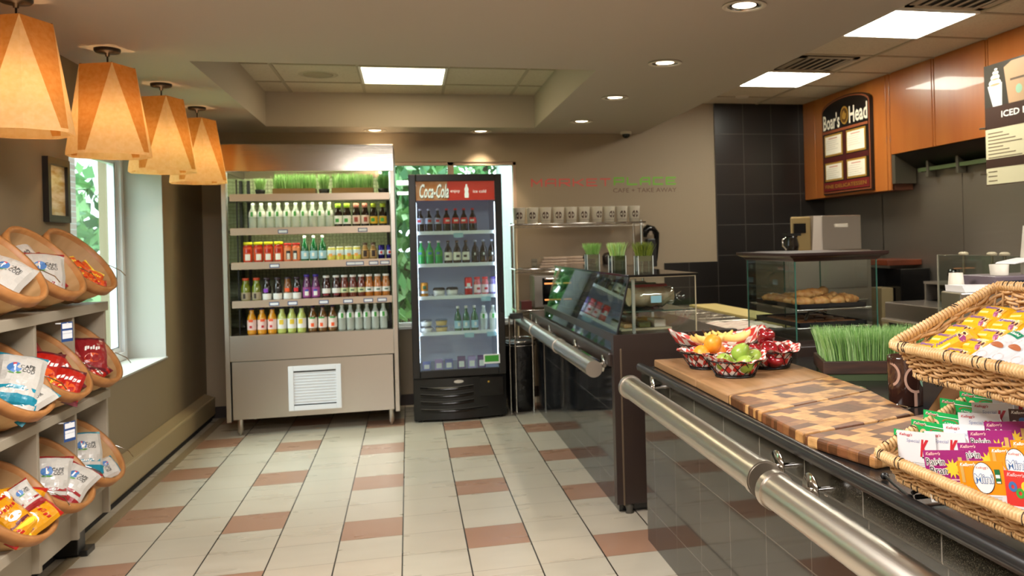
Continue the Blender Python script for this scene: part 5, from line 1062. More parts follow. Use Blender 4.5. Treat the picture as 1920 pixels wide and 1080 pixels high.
for k, (z, nm) in enumerate([(1.085, 'upper'), (.985, 'lower')]):
    b = MB(); b.tube([(x0+.02, y0+.03, z-.004), (x1-.02, y0+.03, z-.004)], .006, chrome, 6).tube([(x0+.02, y1-.05, z-.004), (x1-.02, y1-.05, z-.004)], .006, chrome, 6); b.build('shelf_rod', t)
    q = thing('pastry_tray', 'black tray on the %s level of the pastry case' % nm, 'tray', (2.26, 4.64, z), 'trays in the pastry case')
    b = MB(); b.bx(x0+.03, x1-.05, y0+.03, y1-.05, z+.003, z+.008, trm)
    for (a0, a1, c0, c1) in [(x0+.03, x0+.036, y0+.03, y1-.05), (x1-.056, x1-.05, y0+.03, y1-.05), (x0+.03, x1-.05, y0+.03, y0+.036), (x0+.03, x1-.05, y1-.056, y1-.05)]: b.bx(a0, a1, c0, c1, z+.003, z+.028, trm)
    b.build('tray_body', q)
def croiss(c, rz, lab, nm, sc=1):
    t = thing(nm, lab, 'pastry', c, lab); M4 = Tm(c, (0, 0, rz)); P = []; r = []
    for i in range(13):
        a = PI*(.12+.76*i/12); P.append((.055*sc*math.cos(a), .035*sc*math.sin(a)-.02, .026*sc)); r.append((.008+.018*math.sin(PI*i/12)*(1+.1*(-1)**i))*sc)
    MB().tube(P, r, past, 10, T=M4).build('crust', t)
R4 = random.Random(11)
for i in range(4):
    for j in range(4): croiss((x0+.085+i*.1, y0+.09+j*.135, 1.094+.0*i), R4.uniform(0, 6), 'golden croissant piled on the upper tray of the pastry case', 'croissant', 1.15)
for i in range(3): croiss((x0+.12+i*.11, y0+.15+i*.12, 1.128), R4.uniform(0, 6), 'golden croissant on top of the pile on the upper pastry tray', 'croissant', 1.1)
for i in range(3):
    for j in range(4):
        c = (x0+.095+i*.125, y0+.095+j*.13, .994); t = thing('danish_pastry', 'flat brown danish on the lower tray of the pastry case', 'pastry', c, 'danish pastries on the lower tray')
        MB().lathe([(.001, 0), (.05, 0), (.056, .008), (.05, .018), (.03, .014), (.028, .016), (.001, .013)], past2, 18, T=Tm(c)).build('crust', t)
tag(MB().tube([(2.17, 4.50, 1.012), (2.2, 4.52, 1.05), (2.29, 4.56, 1.055), (2.33, 4.56, 1.04)], .008, mat('tong_silver', 'c9c6bc', .25, .8), 8).build('serving_tongs', loc=(2.2, 4.5, 1.0)), 'silver tongs resting on the lower pastry tray', 'tongs')
# stand under the pastry case and prep table
t = tag(MB().bx(1.98, 2.56, 4.22, 5.02, 0, .90, dwood).build('pastry_stand', loc=(2.27, 4.6, 0), bevel=.005), 'dark cabinet standing under the glass pastry case', 'cabinet')
t = thing('prep_table', 'refrigerated sandwich prep table behind the deli case with steel pans', 'table', (2.1, 6.2, 0))
MB().bx(1.82, 2.62, 5.06, 7.4, 0, .86, steel).build('body', t, bevel=.004)
MB().bx(1.80, 2.64, 5.05, 7.42, .86, .895, mat('prep_rim', '3a3630', .3, .4)).build('rim', t, bevel=.004)
t = tag(MB().bx(2.34, 2.585, 5.06, 7.1, .897, .922, mat('cream_poly_board', 'cdb877', .5)).build('poly_cutting_board', loc=(2.46, 6.1, .897), bevel=.006), 'long cream cutting board along the prep table edge', 'cutting board')
pan = mat('prep_pan', 'b5ada0', .25, .9)
for k in range(6):
    y = 5.75+k*.24; lab = 'steel lidded food pan on the prep table, %s' % ['nearest the striped cloth', 'second from the cloth', 'third from the cloth', 'fourth from the cloth', 'fifth from the cloth', 'farthest from the viewer'][k]
    q = thing('food_pan', lab, 'pan', (2.07, y, .895), 'food pans on the prep table')
    MB().bx(1.88, 2.29, y-.105, y+.105, .896, .915, pan).build('lid', q, bevel=.004)
    MB().tube([(2.02, y, .915), (2.02, y, .94), (2.14, y, .94), (2.14, y, .915)], .005, pan, 6).build('handle', q)
b = MB(); clm = mat('striped_cloth', 'e2d6c6', .8, noise=((2, 60, 2), 'c9aaa0', 2, .45, .6))
nn = 14; P = [(1.84+.46*i/nn, 5.08+.55*j/nn, .91+.006*math.sin(i*1.3+j)+.005*math.sin(j*2.1)) for j in range(nn+1) for i in range(nn+1)]
b.add(P, [(j*(nn+1)+i, j*(nn+1)+i+1, (j+1)*(nn+1)+i+1, (j+1)*(nn+1)+i) for j in range(nn) for i in range(nn)], clm, True); b.add([(p[0], p[1], .8965) for p in (P[0], P[nn], P[-1], P[-nn-1])], [(0, 1, 2, 3)], clm)
tag(b.build('folded_cloth', loc=(2.07, 5.35, .897)), 'pale striped cloth lying flat on the near end of the prep table', 'cloth')
# ------------------------------------------------------------------ machine, steel cabinet
t = thing('steel_equipment_cabinet', 'tall steel cabinet behind the pastry case carrying the brewer', 'cabinet', (3.3, 6.8, 0))
MB().bx(2.96, 3.74, 6.5, 7.1, 0, 1.36, steelw).build('body', t, bevel=.004)
for z in (1.05, .7): MB().bx(3.0, 3.7, 6.492, 6.5, z, z+.25, steel).build('drawer_front', t, bevel=.003)
t = thing('coffee_brewer', 'coffee brewer with black screen and glass pot on the steel cabinet', 'coffee machine', (3.1, 6.75, 1.36)); gld = mat('brewer_tan', 'a58f62', .3, .6)
MB().prism([(3.06, 6.58), (3.24, 6.57), (3.255, 6.78), (3.17, 6.78)], 1.362, 1.645, gld).build('housing', t, bevel=.012)
MB().bx(3.085, 3.19, 6.562, 6.585, 1.51, 1.59, blackg).build('screen', t)
MB().lathe([(.001, 0), (.05, 0), (.06, .05), (.045, .11), (.05, .125), (.001, .125)], mat('coffee_pot', '1a1310', .08, coat=.5), 18, T=Tm((3.06, 6.56, 1.362))).build('coffee_pot', t)
MB().bx(3.0, 3.12, 6.51, 6.6, 1.488, 1.51, black).build('brew_head', t)
MB().tube([(3.0, 6.54, 1.38), (2.965, 6.53, 1.41), (2.965, 6.53, 1.46), (3.0, 6.54, 1.475)], .007, chrome, 8).build('pot_handle', t)
t = thing('steel_dispenser_box', 'large plain steel box with a pale slot label beside the coffee brewer', 'appliance', (3.45, 6.75, 1.36))
MB().bx(3.325, 3.685, 6.55, 6.95, 1.362, 1.65, steel).build('housing', t, bevel=.006)
MB().add([(3.24, 6.56, 1.362), (3.325, 6.55, 1.362), (3.325, 6.55, 1.65), (3.26, 6.56, 1.65), (3.24, 6.9, 1.362), (3.325, 6.9, 1.362), (3.325, 6.9, 1.65), (3.26, 6.9, 1.65)], [(0, 1, 2, 3), (7, 6, 5, 4), (0, 3, 7, 4), (3, 2, 6, 7)], mat('pale_side', 'c4b8ac', .35, .3)).build('side_flange', t)
MB().bx(3.44, 3.56, 6.54, 6.552, 1.55, 1.58, mat('pale_label', 'c9c2b4', .4)).build('label_slot', t, bevel=.004)
# ------------------------------------------------------------------ back steel counter
t = thing('back_steel_counter', 'steel back counter with dark base along the kitchen wall', 'counter', (3.9, 5.0, 0))
MB().bx(3.56, 4.26, 2.0, 5.95, 0, .82, mat('dark_under_counter', '171513', .5)).build('base', t)
MB().bx(3.50, 4.26, 2.0, 5.95, .82, .845, steel).build('worktop', t, bevel=.004)
MB().bx(3.52, 4.26, 5.25, 5.93, .845, .968, steel).build('lidded_well', t, bevel=.006)
MB().bx(3.495, 3.52, 2.0, 5.95, .822, .838, mat('worktop_bright_edge', 'ddd0b0', .25, .6)).build('edge_trim', t)
t = thing('glass_sneeze_guard', 'clear glass guard on slim posts above the back counter', 'glass guard', (3.5, 4.7, .845))
MB().bx(3.498, 3.504, 3.6, 5.21, .85, 1.335, tglass).build('glass_pane', t)
b = MB(); b.bx(3.496, 3.506, 5.205, 5.213, .85, 1.335, mat('pane_edge_grey', 'b5ad9c', .2)).bx(3.498, 3.504, 3.6, 5.21, 1.332, 1.336, MC['pane_edge_grey']); b.build('glass_edge', t)
for y in (4.94, 4.658, 4.54): MB().tube([(3.51, y, .846), (3.51, y, 1.335)], .009, mat('guard_post', '9a8a74', .3, .8), 8).lathe([(.001, 0), (.03, 0), (.032, .012), (.02, .02), (.001, .022)], mat('cream_knob', 'cfc3a4', .4), 16, T=Tm((3.51, y, 1.335))).build('post', t)
tag(MB().lathe([(.001, 0), (.045, 0), (.05, .05), (.04, .09), (.001, .095)], mat('dark_pot', '14120f', .2), 16, T=Tm((4.0, 5.75, 1.115))).build('tea_pot', loc=(4, 5.75, 1.115)), 'small dark round pot on the steel unit behind the glass guard', 'pot')
t = thing('steel_shelf_unit', 'low steel unit with two ledges at the kitchen wall behind the guard', 'shelf', (4.0, 5.5, .845))
for z in (.95, 1.095): MB().bx(3.85, 4.26, 5.0, 5.92, z, z+.018, steel).build('shelf', t)
for y in (5.02, 5.9): MB().bx(3.85, 4.26, y-.01, y+.01, .846, 1.095, steelw).build('side', t)
MB().bx(3.9, 4.2, 5.1, 5.8, .97, 1.06, black).build('bin', t)
t = thing('wall_shelf', 'short red brown wooden shelf on the kitchen wall', 'shelf', (4.1, 6.85, 1.22)); rbw = mat('red_brown_wood', '7a3a20', .4, noise=((3, 20, 3), '5f2c18'))
MB().bx(3.94, 4.268, 6.58, 7.09, 1.215, 1.262, rbw).build('board', t, bevel=.004)
t = thing('black_equipment', 'black boxy equipment under the red brown wall shelf', 'appliance', (4.08, 6.9, 0))
MB().bx(3.98, 4.26, 6.45, 7.1, 0, 1.19, blackg).build('body', t, bevel=.006)
t = tag(MB().bx(3.86, 3.97, 6.55, 6.75, .0, 1.03, mat('tan_unit', '8f7f5c', .4)).build('tan_appliance', loc=(3.9, 6.65, 0), bevel=.004), 'narrow tan appliance panel beside the black equipment', 'appliance')
# hood
t = thing('extractor_hood', 'dark steel extractor hood tucked under the wooden panels', 'hood', (4.2, 6.0, 2.1)); hd = mat('dark_steel', '3f3b34', .3, .9)
MB().add([(4.06, 2.5, 2.16), (4.06, 6.62, 2.16), (4.262, 6.62, 2.04), (4.262, 2.5, 2.04), (4.06, 2.5, 2.17), (4.06, 6.62, 2.17), (4.262, 6.62, 2.17), (4.262, 2.5, 2.17)], [(0, 1, 2, 3), (0, 3, 7, 4), (1, 5, 6, 2), (2, 6, 7, 3)], hd).build('canopy', t)
MB().bx(4.06, 4.262, 6.62, 6.99, 1.915, 2.17, mat('hood_column_grey', '6a6456', .4, .6)).build('column', t)
MB().bx(4.20, 4.262, 3.0, 6.5, 2.0, 2.03, mat('strip_light_green', '6a7a52', .35, .5)).build('strip_light_ledge', t)  # ledge bar as a fluorescent strip, its greenish light put into the colour
for y in (6.35, 5.95, 5.5): MB().bx(4.19, 4.262, y-.015, y+.015, 1.95, 2.1, MC['hood_column_grey']).build('bracket', t)
# wood panelling
pw = mat('cherry_wood_panel', 'a85a22', .3, noise=((5, 5, .8), 'b97030', 4, .3, .7), coat=.3)
t = thing('wood_wall_cabinets', 'warm orange brown wooden panels above the kitchen wall', 'wall panelling', (4.1, 6, 2.2))
for (y0, y1, z0) in [(8.078, 8.33, 1.86), (6.728, 8.068, 1.86), (6.672, 6.718, 1.86), (6.055, 6.662, 2.165), (6.022, 6.045, 2.165), (5.395, 6.012, 2.165), (5.37, 5.385, 2.165), (4.74, 5.36, 2.165), (4.1, 4.73, 2.165), (3.4, 4.09, 2.165), (2.5, 3.39, 2.165)]:
    MB().bx(4.05, 4.08, y0, y1, z0, 2.862, pw).build('panel', t, bevel=.003)
b = MB(); b.bx(4.065, 4.262, 6.672, 8.33, 1.862, 2.86, mat('panel_core', '5a2e16', .6)).bx(4.065, 4.262, 2.5, 6.67, 2.172, 2.86, MC['panel_core']); b.build('carcass', t)
# deli sign
t = thing('deli_menu_sign', 'arched dark deli sign with four framed menu sheets on wood panelling', 'sign', (4.03, 7.39, 1.88))
mar = mat('sign_maroon', '4a1a18', .35); mar2 = mat('sign_maroon_band', '6e1c1c', .35); brd = mat('sign_border_brown', '8a4a2c', .4); blk2 = mat('sign_black', '17120f', .3); gold = mat('sign_gold', 'b48a3a', .35, .3); shp = mat('menu_sheet', 'e9e0cc', .5)
ya, yb_ = 7.855, 6.93; yc = (ya+yb_)/2; hw = (ya-yb_)/2
def archp(g, zt, za, zb0):
    P = [(yc+hw-g, zb0), (yc-hw+g, zb0)]
    for k in range(13): a = PI*k/12; P.append((yc-(hw-g)*math.cos(a), zt+za*math.sin(a)))
    return P
def slab(P, x0, x1, m, b):
    n = len(P); b.add([(x0, y, z) for y, z in P]+[(x1, y, z) for y, z in P], [tuple(range(n)), tuple(range(n, 2*n))[::-1]]+[(i, n+i, n+(i+1) % n, (i+1) % n) for i in range(n)], m)
b = MB(); slab(archp(0, 2.70, .10, 1.885), 4.02, 4.048, blk2, b); slab(archp(.012, 2.69, .10, 1.895), 4.016, 4.02, brd, b); slab(archp(.03, 2.68, .098, 1.91), 4.012, 4.016, blk2, b); b.build('board', t)
YU = Vector((0, -1, 0))
b = MB(); X = 4.0105
b.bx(4.008, 4.012, yb_+.03, ya-.03, 2.475, 2.5, brd).bx(4.008, 4.012, yb_+.03, ya-.03, 2.19, 2.24, mar).bx(4.008, 4.012, yb_+.03, ya-.03, 1.915, 2.0, mar2).bx(4.007, 4.012, yc-.02, yc+.02, 1.995, 2.475, mar)
b.build('banding', t)
b = MB(); b.text("Boar's", shp, (X-.003, yc+.245, 2.585), YU, Z3, .33, .15, 0, .02); b.build('lettering', t)
MB().text('Head', shp, (X-.003, yc-.265, 2.60), YU, Z3, .33, .155, 0, .02).build('lettering', t); b = MB()
b.text('FINE DELICATESSEN', gold, (X-.006, yc, 1.957), YU, Z3, .78, .035, 0, .006); b.build('lettering', t)
b = MB(); b.disc((X-.002, yc-.01, 2.61), YU, Z3, .075, .085, gold, 24).disc((X-.004, yc-.01, 2.61), YU, Z3, .06, .068, mat('medallion_dark', '5a3a1a', .4), 24).add([(X-.006, yc-.01+q[0], 2.61+q[1]) for q in [(-.035, -.03), (-.01, -.04), (.03, -.03), (.04, 0), (.02, .03), (0, .045), (-.02, .02), (-.045, .01)]], [tuple(range(8))], gold); b.build('medallion', t)
for (yy, zz) in [(yc+.215, 2.355), (yc-.215, 2.355), (yc+.215, 2.10), (yc-.215, 2.10)]:
    b = MB(); h2 = .105 if zz > 2.2 else .088
    b.bx(4.006, 4.011, yy-.175, yy+.175, zz-h2, zz+h2, gold).bx(4.004, 4.006, yy-.155, yy+.155, zz-h2+.018, zz+h2-.018, shp)
    b.rect((4.003, yy, zz+h2-.04), YU, Z3, .17, .01, mat('menu_heading_red', 'c98a78', .5))
    for k in range(5): b.rect((4.003, yy+.02+(k % 2)*.03, zz+h2-.062-k*.02), YU, Z3, .2+.03*(k % 3), .003, mat('menu_line_grey', 'b4aa98', .5))
    b.build('menu_sheet', t)
# iced beverages menu
t = thing('drinks_menu_board', 'hanging menu board headed iced beverages with drink photos on top', 'menu board', (3.8, 4.6, 1.79)); crs = mat('menu_cream', 'd8d0ae', .4); mbr = mat('menu_brown', '3f2a22', .35)
YL, YR, X = 5.075, 3.95, 3.80
MB().bx(X, X+.012, YR, YL, 1.79, 2.592, crs).build('board', t)
b = MB(); b.bx(X-.001, X, YR, YL, 2.165, 2.31, mbr).bx(X-.001, X, YR, YL, 1.905, 1.965, mbr).bx(X-.001, X, YR, YL, 1.79, 1.797, mbr).bx(X-.001, X, YR, YL, 2.31, 2.592, mat('photo_dark', '3a362f', .3)); b.build('bands', t)
b = MB(); b.text('ICED BEVERAGES', inkw, (X-.002, 4.60, 2.25), YU, Z3, .62, .042, 0, .02); b.build('heading', t)
b = MB(); b.text('FRAPPUCCINO', inkw, (X-.002, 4.50, 1.937), YU, Z3, .36, .022, 0, .01); b.build('heading', t)
b = MB(); lk = mat('menu_text_brown', '7a6a52', .5)
for k in range(8): wl_ = .15+.06*((k*5) % 4); b.rect((X-.001, 5.05-wl_/2, 2.135-k*.023), YU, Z3, wl_, .007, lk)
for k in range(3): b.rect((X-.001, 5.05-.04, 1.88-k*.03), YU, Z3, .09, .007, lk)
b.build('menu_lines', t)
b = MB(); cupw = mat('photo_cup_white', 'd5d5d8', .4); frap = mat('photo_drink_brown', 'b09070', .4)
b.add([(X-.002, y, z) for y, z in [(5.04, 2.45), (4.99, 2.31), (4.90, 2.31), (4.895, 2.46)]], [(0, 1, 2, 3)], cupw)
for k, (yy, zz, r) in enumerate([(4.965, 2.465, .06), (4.96, 2.50, .045), (4.955, 2.53, .03), (4.95, 2.552, .016)]): b.disc((X-.0025-.0005*k, yy, zz), YU, Z3, r, r*.45, inkw, 16).disc((X-.0028-.0005*k, yy, zz-.012), YU, Z3, r*.9, r*.14, frap, 12)
b.add([(X-.002, y, z) for y, z in [(4.875, 2.55), (4.835, 2.31), (4.64, 2.31), (4.60, 2.55), (4.66, 2.58), (4.80, 2.58)]], [(0, 1, 2, 3, 4, 5)], frap)
b.disc((X-.003, 4.735, 2.39), YU, Z3, .03, .03, sgr, 16).rect((X-.003, 4.735, 2.46), YU, Z3, .16, .014, mat('photo_text', '5a4634', .5)); b.build('drink_photos', t)
for z in (2.18, 1.87): MB().tube([(X-.01, YL+.045, z), (X-.004, YL-.01, z)], .006, chrome, 8).tube([(X, YL+.045, z), (4.045, YL+.045, z)], .005, chrome, 6).build('standoff', t)
# ------------------------------------------------------------------ wicker baskets on the near counter
wk = mat('wicker_cane', 'c99f6c', .5, noise=(35, 'ac7f4c', 3, .35, .7)); wk2 = mat('wicker_rim_cane', 'd2ae7c', .45, noise=(28, 'bb9058', 3, .35, .75)); wkd = mat('wicker_dark_gap', '2a1a10', .8)
TH = math.atan2(.131, .30)
def bframe(O):
    ex = Vector((0, -1, 0)); ey = Vector((math.cos(TH), 0, math.sin(TH))); ez = ex.cross(ey)
    return Matrix(((ex.x, ey.x, ez.x, O[0]), (ex.y, ey.y, ez.y, O[1]), (ex.z, ey.z, ez.z, O[2]), (0, 0, 0, 1)))
def rpath(L_, Wd, ins, z, step, r=.025):
    """rounded rectangle, returns [(pos, outward)]"""
    x0, x1, y0, y1 = ins, L_-ins, ins, Wd-ins; P = []
    segs = [((x0+r, y0), (x1-r, y0), (0, -1)), ((x1, y0+r), (x1, y1-r), (1, 0)), ((x1-r, y1), (x0+r, y1), (0, 1)), ((x0, y1-r), (x0, y0+r), (-1, 0))]
    cor = [(x1-r, y0+r, -PI/2), (x1-r, y1-r, 0), (x0+r, y1-r, PI/2), (x0+r, y0+r, PI)]
    for (a, b_, o), (cx, cy, a0) in zip(segs, cor):
        ln = math.hypot(b_[0]-a[0], b_[1]-a[1]); n = max(1, int(ln/step))
        for i in range(n): P.append((Vector((a[0]+(b_[0]-a[0])*i/n, a[1]+(b_[1]-a[1])*i/n, z)), Vector((o[0], o[1], 0))))
        m_ = max(2, int(r*PI/2/step))
        for i in range(m_):
            aa = a0+PI/2*i/m_; d = Vector((math.cos(aa), math.sin(aa), 0)); P.append((Vector((cx, cy, z))+d*r, d))
    return P
def wicker(label, O, L_, Wd, H, sd):
    M4 = bframe(O); t = thing('wicker_basket', label, 'basket', tuple(O), 'wicker baskets on the near counter'); rnd = random.Random(sd)
    INS = .012
    # woven walls
    b = MB(); nrow = 10
    for k in range(nrow):
        d = .010+(H-.014)*k/(nrow-1); ins = .006+INS*(d/H); P = rpath(L_, Wd, ins, -d, .0075); n = len(P); q = []; ph = rnd.uniform(0, 6)
        st_ = n/max(1, round(n/4.6))
        for i, (p, o) in enumerate(P):
            ww = math.cos(PI*i/ (st_)+ (PI if k % 2 else 0)); q.append(p+o*(ww*.0048)+Vector((0, 0, .0028*math.sin(i*.33+ph)+.0022*math.sin(PI*i/st_+k))))
        b.tube(q, .0037+.0007*rnd.random(), wk, 6, closed=True, T=M4)
    b.build('woven_sides', t)
    b = MB(); Pt = rpath(L_, Wd, .006, 0, .0345); Pb = rpath(L_, Wd, .006+INS, -H, .0345)
    for i in range(min(len(Pt), len(Pb))): b.tube([Pt[i][0], (Pt[i][0]+Pb[i][0])/2, Pb[i][0]], .003, wk, 5, T=M4)
    b.build('stakes', t)
    def wrap(P, r, rw, pitch, name, dark):
        b = MB(); pts = [p for p, o in P]; b.tube(pts, r, wk, 7, closed=True, T=M4)
        q = []; n = len(P); acc = 0; dk = []
        for i in range(n):
            p, o = P[i]; p2 = P[(i+1) % n][0]; ln = (p2-p).length; tt = (p2-p).normalized(); sub = max(2, int(ln/pitch*7))
            for j in range(sub):
                a = 2*PI*acc/pitch; c = p+(p2-p)*j/sub; q.append(c+(o*math.cos(a)+Vector((0, 0, 1))*math.sin(a))*(r+rw*.35)); acc += ln/sub
            if rnd.random() < dark: dk.append((p+(p2-p)*.5, tt, o))
        b.tube(q, rw, wk2, 5, T=M4)
        for c, tt, o in dk:
            qq = [c+tt*(.004*math.cos(a))+(o*math.cos(a)+Vector((0, 0, 1))*math.sin(a))*(r+rw*1.12) for a in [PI*(-.1+.9*k/6) for k in range(7)]]
            b.tube(qq, .0013, wkd, 4, T=M4)
        b.build(name, t)
    wrap(rpath(L_, Wd, .002, .002, .008, .02), .0075, .0050, .0095, 'wrapped_rim', .14)
    wrap(rpath(L_, Wd, .006+INS, -H-.003, .008, .02), .0055, .0038, .0085, 'base_border', .3)
    b = MB()
    for k in range(int((Wd-2*INS)/.009)): y = INS+.012+k*.009; b.tube([(INS+.01+L_*j/24*(1-2*INS/L_)*.97, y, -H+.028*0+.004+.002*(-1)**(j+k)) for j in range(25)], .0038, wk, 5, T=M4)
    b.build('woven_floor', t)
    return t, M4
OL, OU = Vector((1.068, 1.86, .962)), Vector((1.115, 1.862, 1.216)); LB = .72; WB_ = .34; HB = .08
tL, ML = wicker('lower tilted wicker basket holding single serve cereal packs', OL, LB, WB_, .066, 2)
tU, MU = wicker('upper tilted wicker basket full of yellow and white snack bars', OU, LB, .33, HB, 5)
# stand
t = thing('basket_stand', 'black tubular stand holding the two tilted wicker baskets', 'stand', (1.35, 1.55, .86))
for y in (1.79, 1.20):
    MB().tube([(1.13, y, .872), (1.30, y, .872), (1.50, y, .872), (1.53, y, .9), (1.53, y, 1.20), (1.50, y, 1.262), (1.19, y, 1.128)], .006, black, 8).build('side_frame', t)
    MB().tube([(1.12, y, .882), (1.40, y, 1.0), (1.53, y, 1.06)], .005, black, 8).build('lower_arm', t)
for z in (1.0, 1.2): MB().tube([(1.53, 1.79, z), (1.53, 1.20, z)], .006, black, 8).build('cross_bar', t)
for (x, y) in [(1.165, 1.985), (1.118, 1.80), (1.50, 1.79), (1.13, 1.20), (1.50, 1.20)]:
    z0 = .8595 if x > 1.14 else .875
    MB().lathe([(.001, 0), (.008, .001), (.011, .008), (.008, .016), (.001, .018)], black, 12, T=Tm((x, y, .8595))).build('ball_foot', t)
MB().tube([(1.165, 1.985, .870), (1.14, 1.90, .872), (1.118, 1.80, .872)], .004, black, 6).build('foot_bar', t)
# ---- snack bars
def pillow(w, h, T, n=12, m_=6):
    def Hh(x, y): 
        a = max(0, 1-abs(2*x/w)**4) ; c = max(0, 1-(2*y/h)**2); e = min(1, max(0, (w/2-abs(x))/ (w*.10))); return T*(a**.4)*(c**.45)*e**.6
    return Hh
def snackbar(name, label, w, h, T, mats, art, vertical=False):
    t = thing(name, label, 'snack bar', (0, 0, 0)); Hh = pillow(w, h, T); nx, ny = 18, 7; b = MB()
    R_ = (lambda x, y, z: Vector((-y, x, z))) if vertical else (lambda x, y, z: Vector((x, y, z)))
    def Z(x, y, s_): zz = s_*Hh(x, y); crimp = .0012*math.sin(y*900) if abs(x) > w*.44 else 0; return zz+crimp
    for s_ in (1, -1):
        for i in range(nx):
            for j in range(ny):
                xs = [(-.5+i/nx)*w, (-.5+(i+1)/nx)*w]; ys = [(-.5+j/ny)*h, (-.5+(j+1)/ny)*h]
                q = [R_(x, y, Z(x, y, s_)) for x, y in ((xs[0], ys[0]), (xs[1], ys[0]), (xs[1], ys[1]), (xs[0], ys[1]))]
                b.add(q if s_ > 0 else q[::-1], [(0, 1, 2, 3)], mats((i+.5)/nx, (j+.5)/ny), True)
    b.build('wrapper', t)
    b = MB(); fn = lambda p: (R_(p.x, p.y, Z(p.x, p.y, 1)+.0007+p.z)); art(b, fn, w, h); b.build('printed_artwork', t); return t
yw = mat('wrapper_yellow', 'e0a81c', .25, bump=(60, .3, .006)); yo = mat('wrapper_peach', 'eea04a', .25, bump=(60, .3, .006)); wpur = mat('ink_violet', '6a4a9a', .4); figc = mat('fig_cookie', 'e8cf9a', .5); figd = mat('fig_filling', '4a2420', .5); magp = mat('ink_magenta', '8e2c66', .4)
def artY(b, fn, w, h):
    b.text('Newtons', wpur, (-w*.08, h*.06, .0004), X3, Y3, w*.50, h*.26, .3, .02, fn=fn)
    b.rect((w*.27, -h*.2, 0), X3, Y3, w*.26, h*.5, yo, fn=fn, n=3).disc((w*.22, -h*.30, .0003), X3, Y3, w*.07, h*.17, magp, 12, fn=fn)
    for (x, y) in [(.20, -.10), (.31, -.14)]:
        b.rect((x*w, y*h, .0006), Vector((1, .3, 0)), Vector((-.25, 1, 0)), w*.085, h*.30, figc, fn=fn).disc((x*w, y*h, .0009), X3, Y3, w*.028, h*.11, figd, 10, fn=fn)
    b.rect((-w*.2, -h*.28, 0), X3, Y3, w*.3, h*.1, mat('wrapper_pale', 'f7dc82', .3), fn=fn)
ybar = Stock(snackbar('fruit_bar', '', .106, .050, .017, lambda fx_, fy: yw if fy < .86 else yw, artY))
ww_ = mat('wrapper_white', 'c6c5c6', .25, bump=(50, .25, .006)); alm = mat('almond_brown', 'a05a34', .5); kg = mat('ink_deep_green', '1f7a56', .4); pk = mat('ink_pale_pink', 'd9b4b0', .5)
def artW(b, fn, w, h):
    # local x runs along the long axis (up the slope); glyphs are set across it
    U, V = Vector((0, -1, 0)), Vector((1, 0, 0))
    b.rect((w*.33, 0, .0002), U, V, h*.62, w*.12, kg, fn=fn, n=2).text('Kashi', inkw, (w*.33, 0, .0007), U, V, h*.46, w*.05, 0, .015, fn=fn)
    b.disc((w*.02, 0, .0003), U, Vector((1, -.25, 0)), h*.30, w*.055, alm, 16, fn=fn)
    b.rect((w*.17, -h*.05, .0002), U, V, h*.5, w*.02, pk, fn=fn).rect((w*.13, 0, .0002), U, V, h*.4, w*.014, pk, fn=fn)
    b.disc((-w*.24, 0, .0002), U, V, h*.22, w*.07, pk, 18, fn=fn, r0=.88)
wbar = Stock(snackbar('almond_bar', '', .155, .054, .017, lambda a, c: ww_, artW, True))
R5 = random.Random(21)
def putb(stk, s_, tt, n, rz, lab, grp, rx=0, ry=0):
    M4 = MU @ Matrix.Translation((s_, tt, n)) @ Euler((rx, ry, rz)).to_matrix().to_4x4(); stk.put(M4.to_translation(), rot=M4.to_euler(), label=lab, group=grp)
ordn = ['at the front rim', 'second up from the front rim', 'third up from the front rim', 'fourth up from the front rim', 'fifth up from the front rim', 'sixth, at the top end']
for c, (s0, cn) in enumerate([(.082, 'left column'), (.190, 'right column')]):
    for k in range(5):
        putb(ybar, s0+R5.uniform(-.004, .004), .052+k*.048, -.030, R5.uniform(-.10, .06)+(.12 if c else .05), 'yellow bar in the %s of the upper basket, %s' % (cn, ordn[k]), 'yellow fruit bars in the upper basket', rx=.05)
putb(ybar, .138, .078, -.018, 1.1, 'yellow fruit bar turned sideways across the two columns near the front rim', 'yellow fruit bars in the upper basket', rx=.2, ry=-.15)
for k in range(7):
    for c in range(2):
        putb(wbar, .262+.055*k+c*.02, .095+c*.145, -.028+c*.006, R5.uniform(-.05, .05)-.10, 'white almond bar in the %s row, %s from the yellow bars' % (['front', 'back'][c], ['nearest', 'second', 'third', 'fourth', 'fifth', 'sixth', 'seventh'][k]), 'white almond bars in the upper basket', rx=.04, ry=.25)
fb_ = MB().bx(.055, LB-.055, .05, .28, -.076, -.045, mat('bar_filler_card', 'c9a878', .7), T=MU).build('cardboard_liner', loc=OU); tag(fb_, 'cardboard liner under the snack bars in the upper basket', 'cardboard')
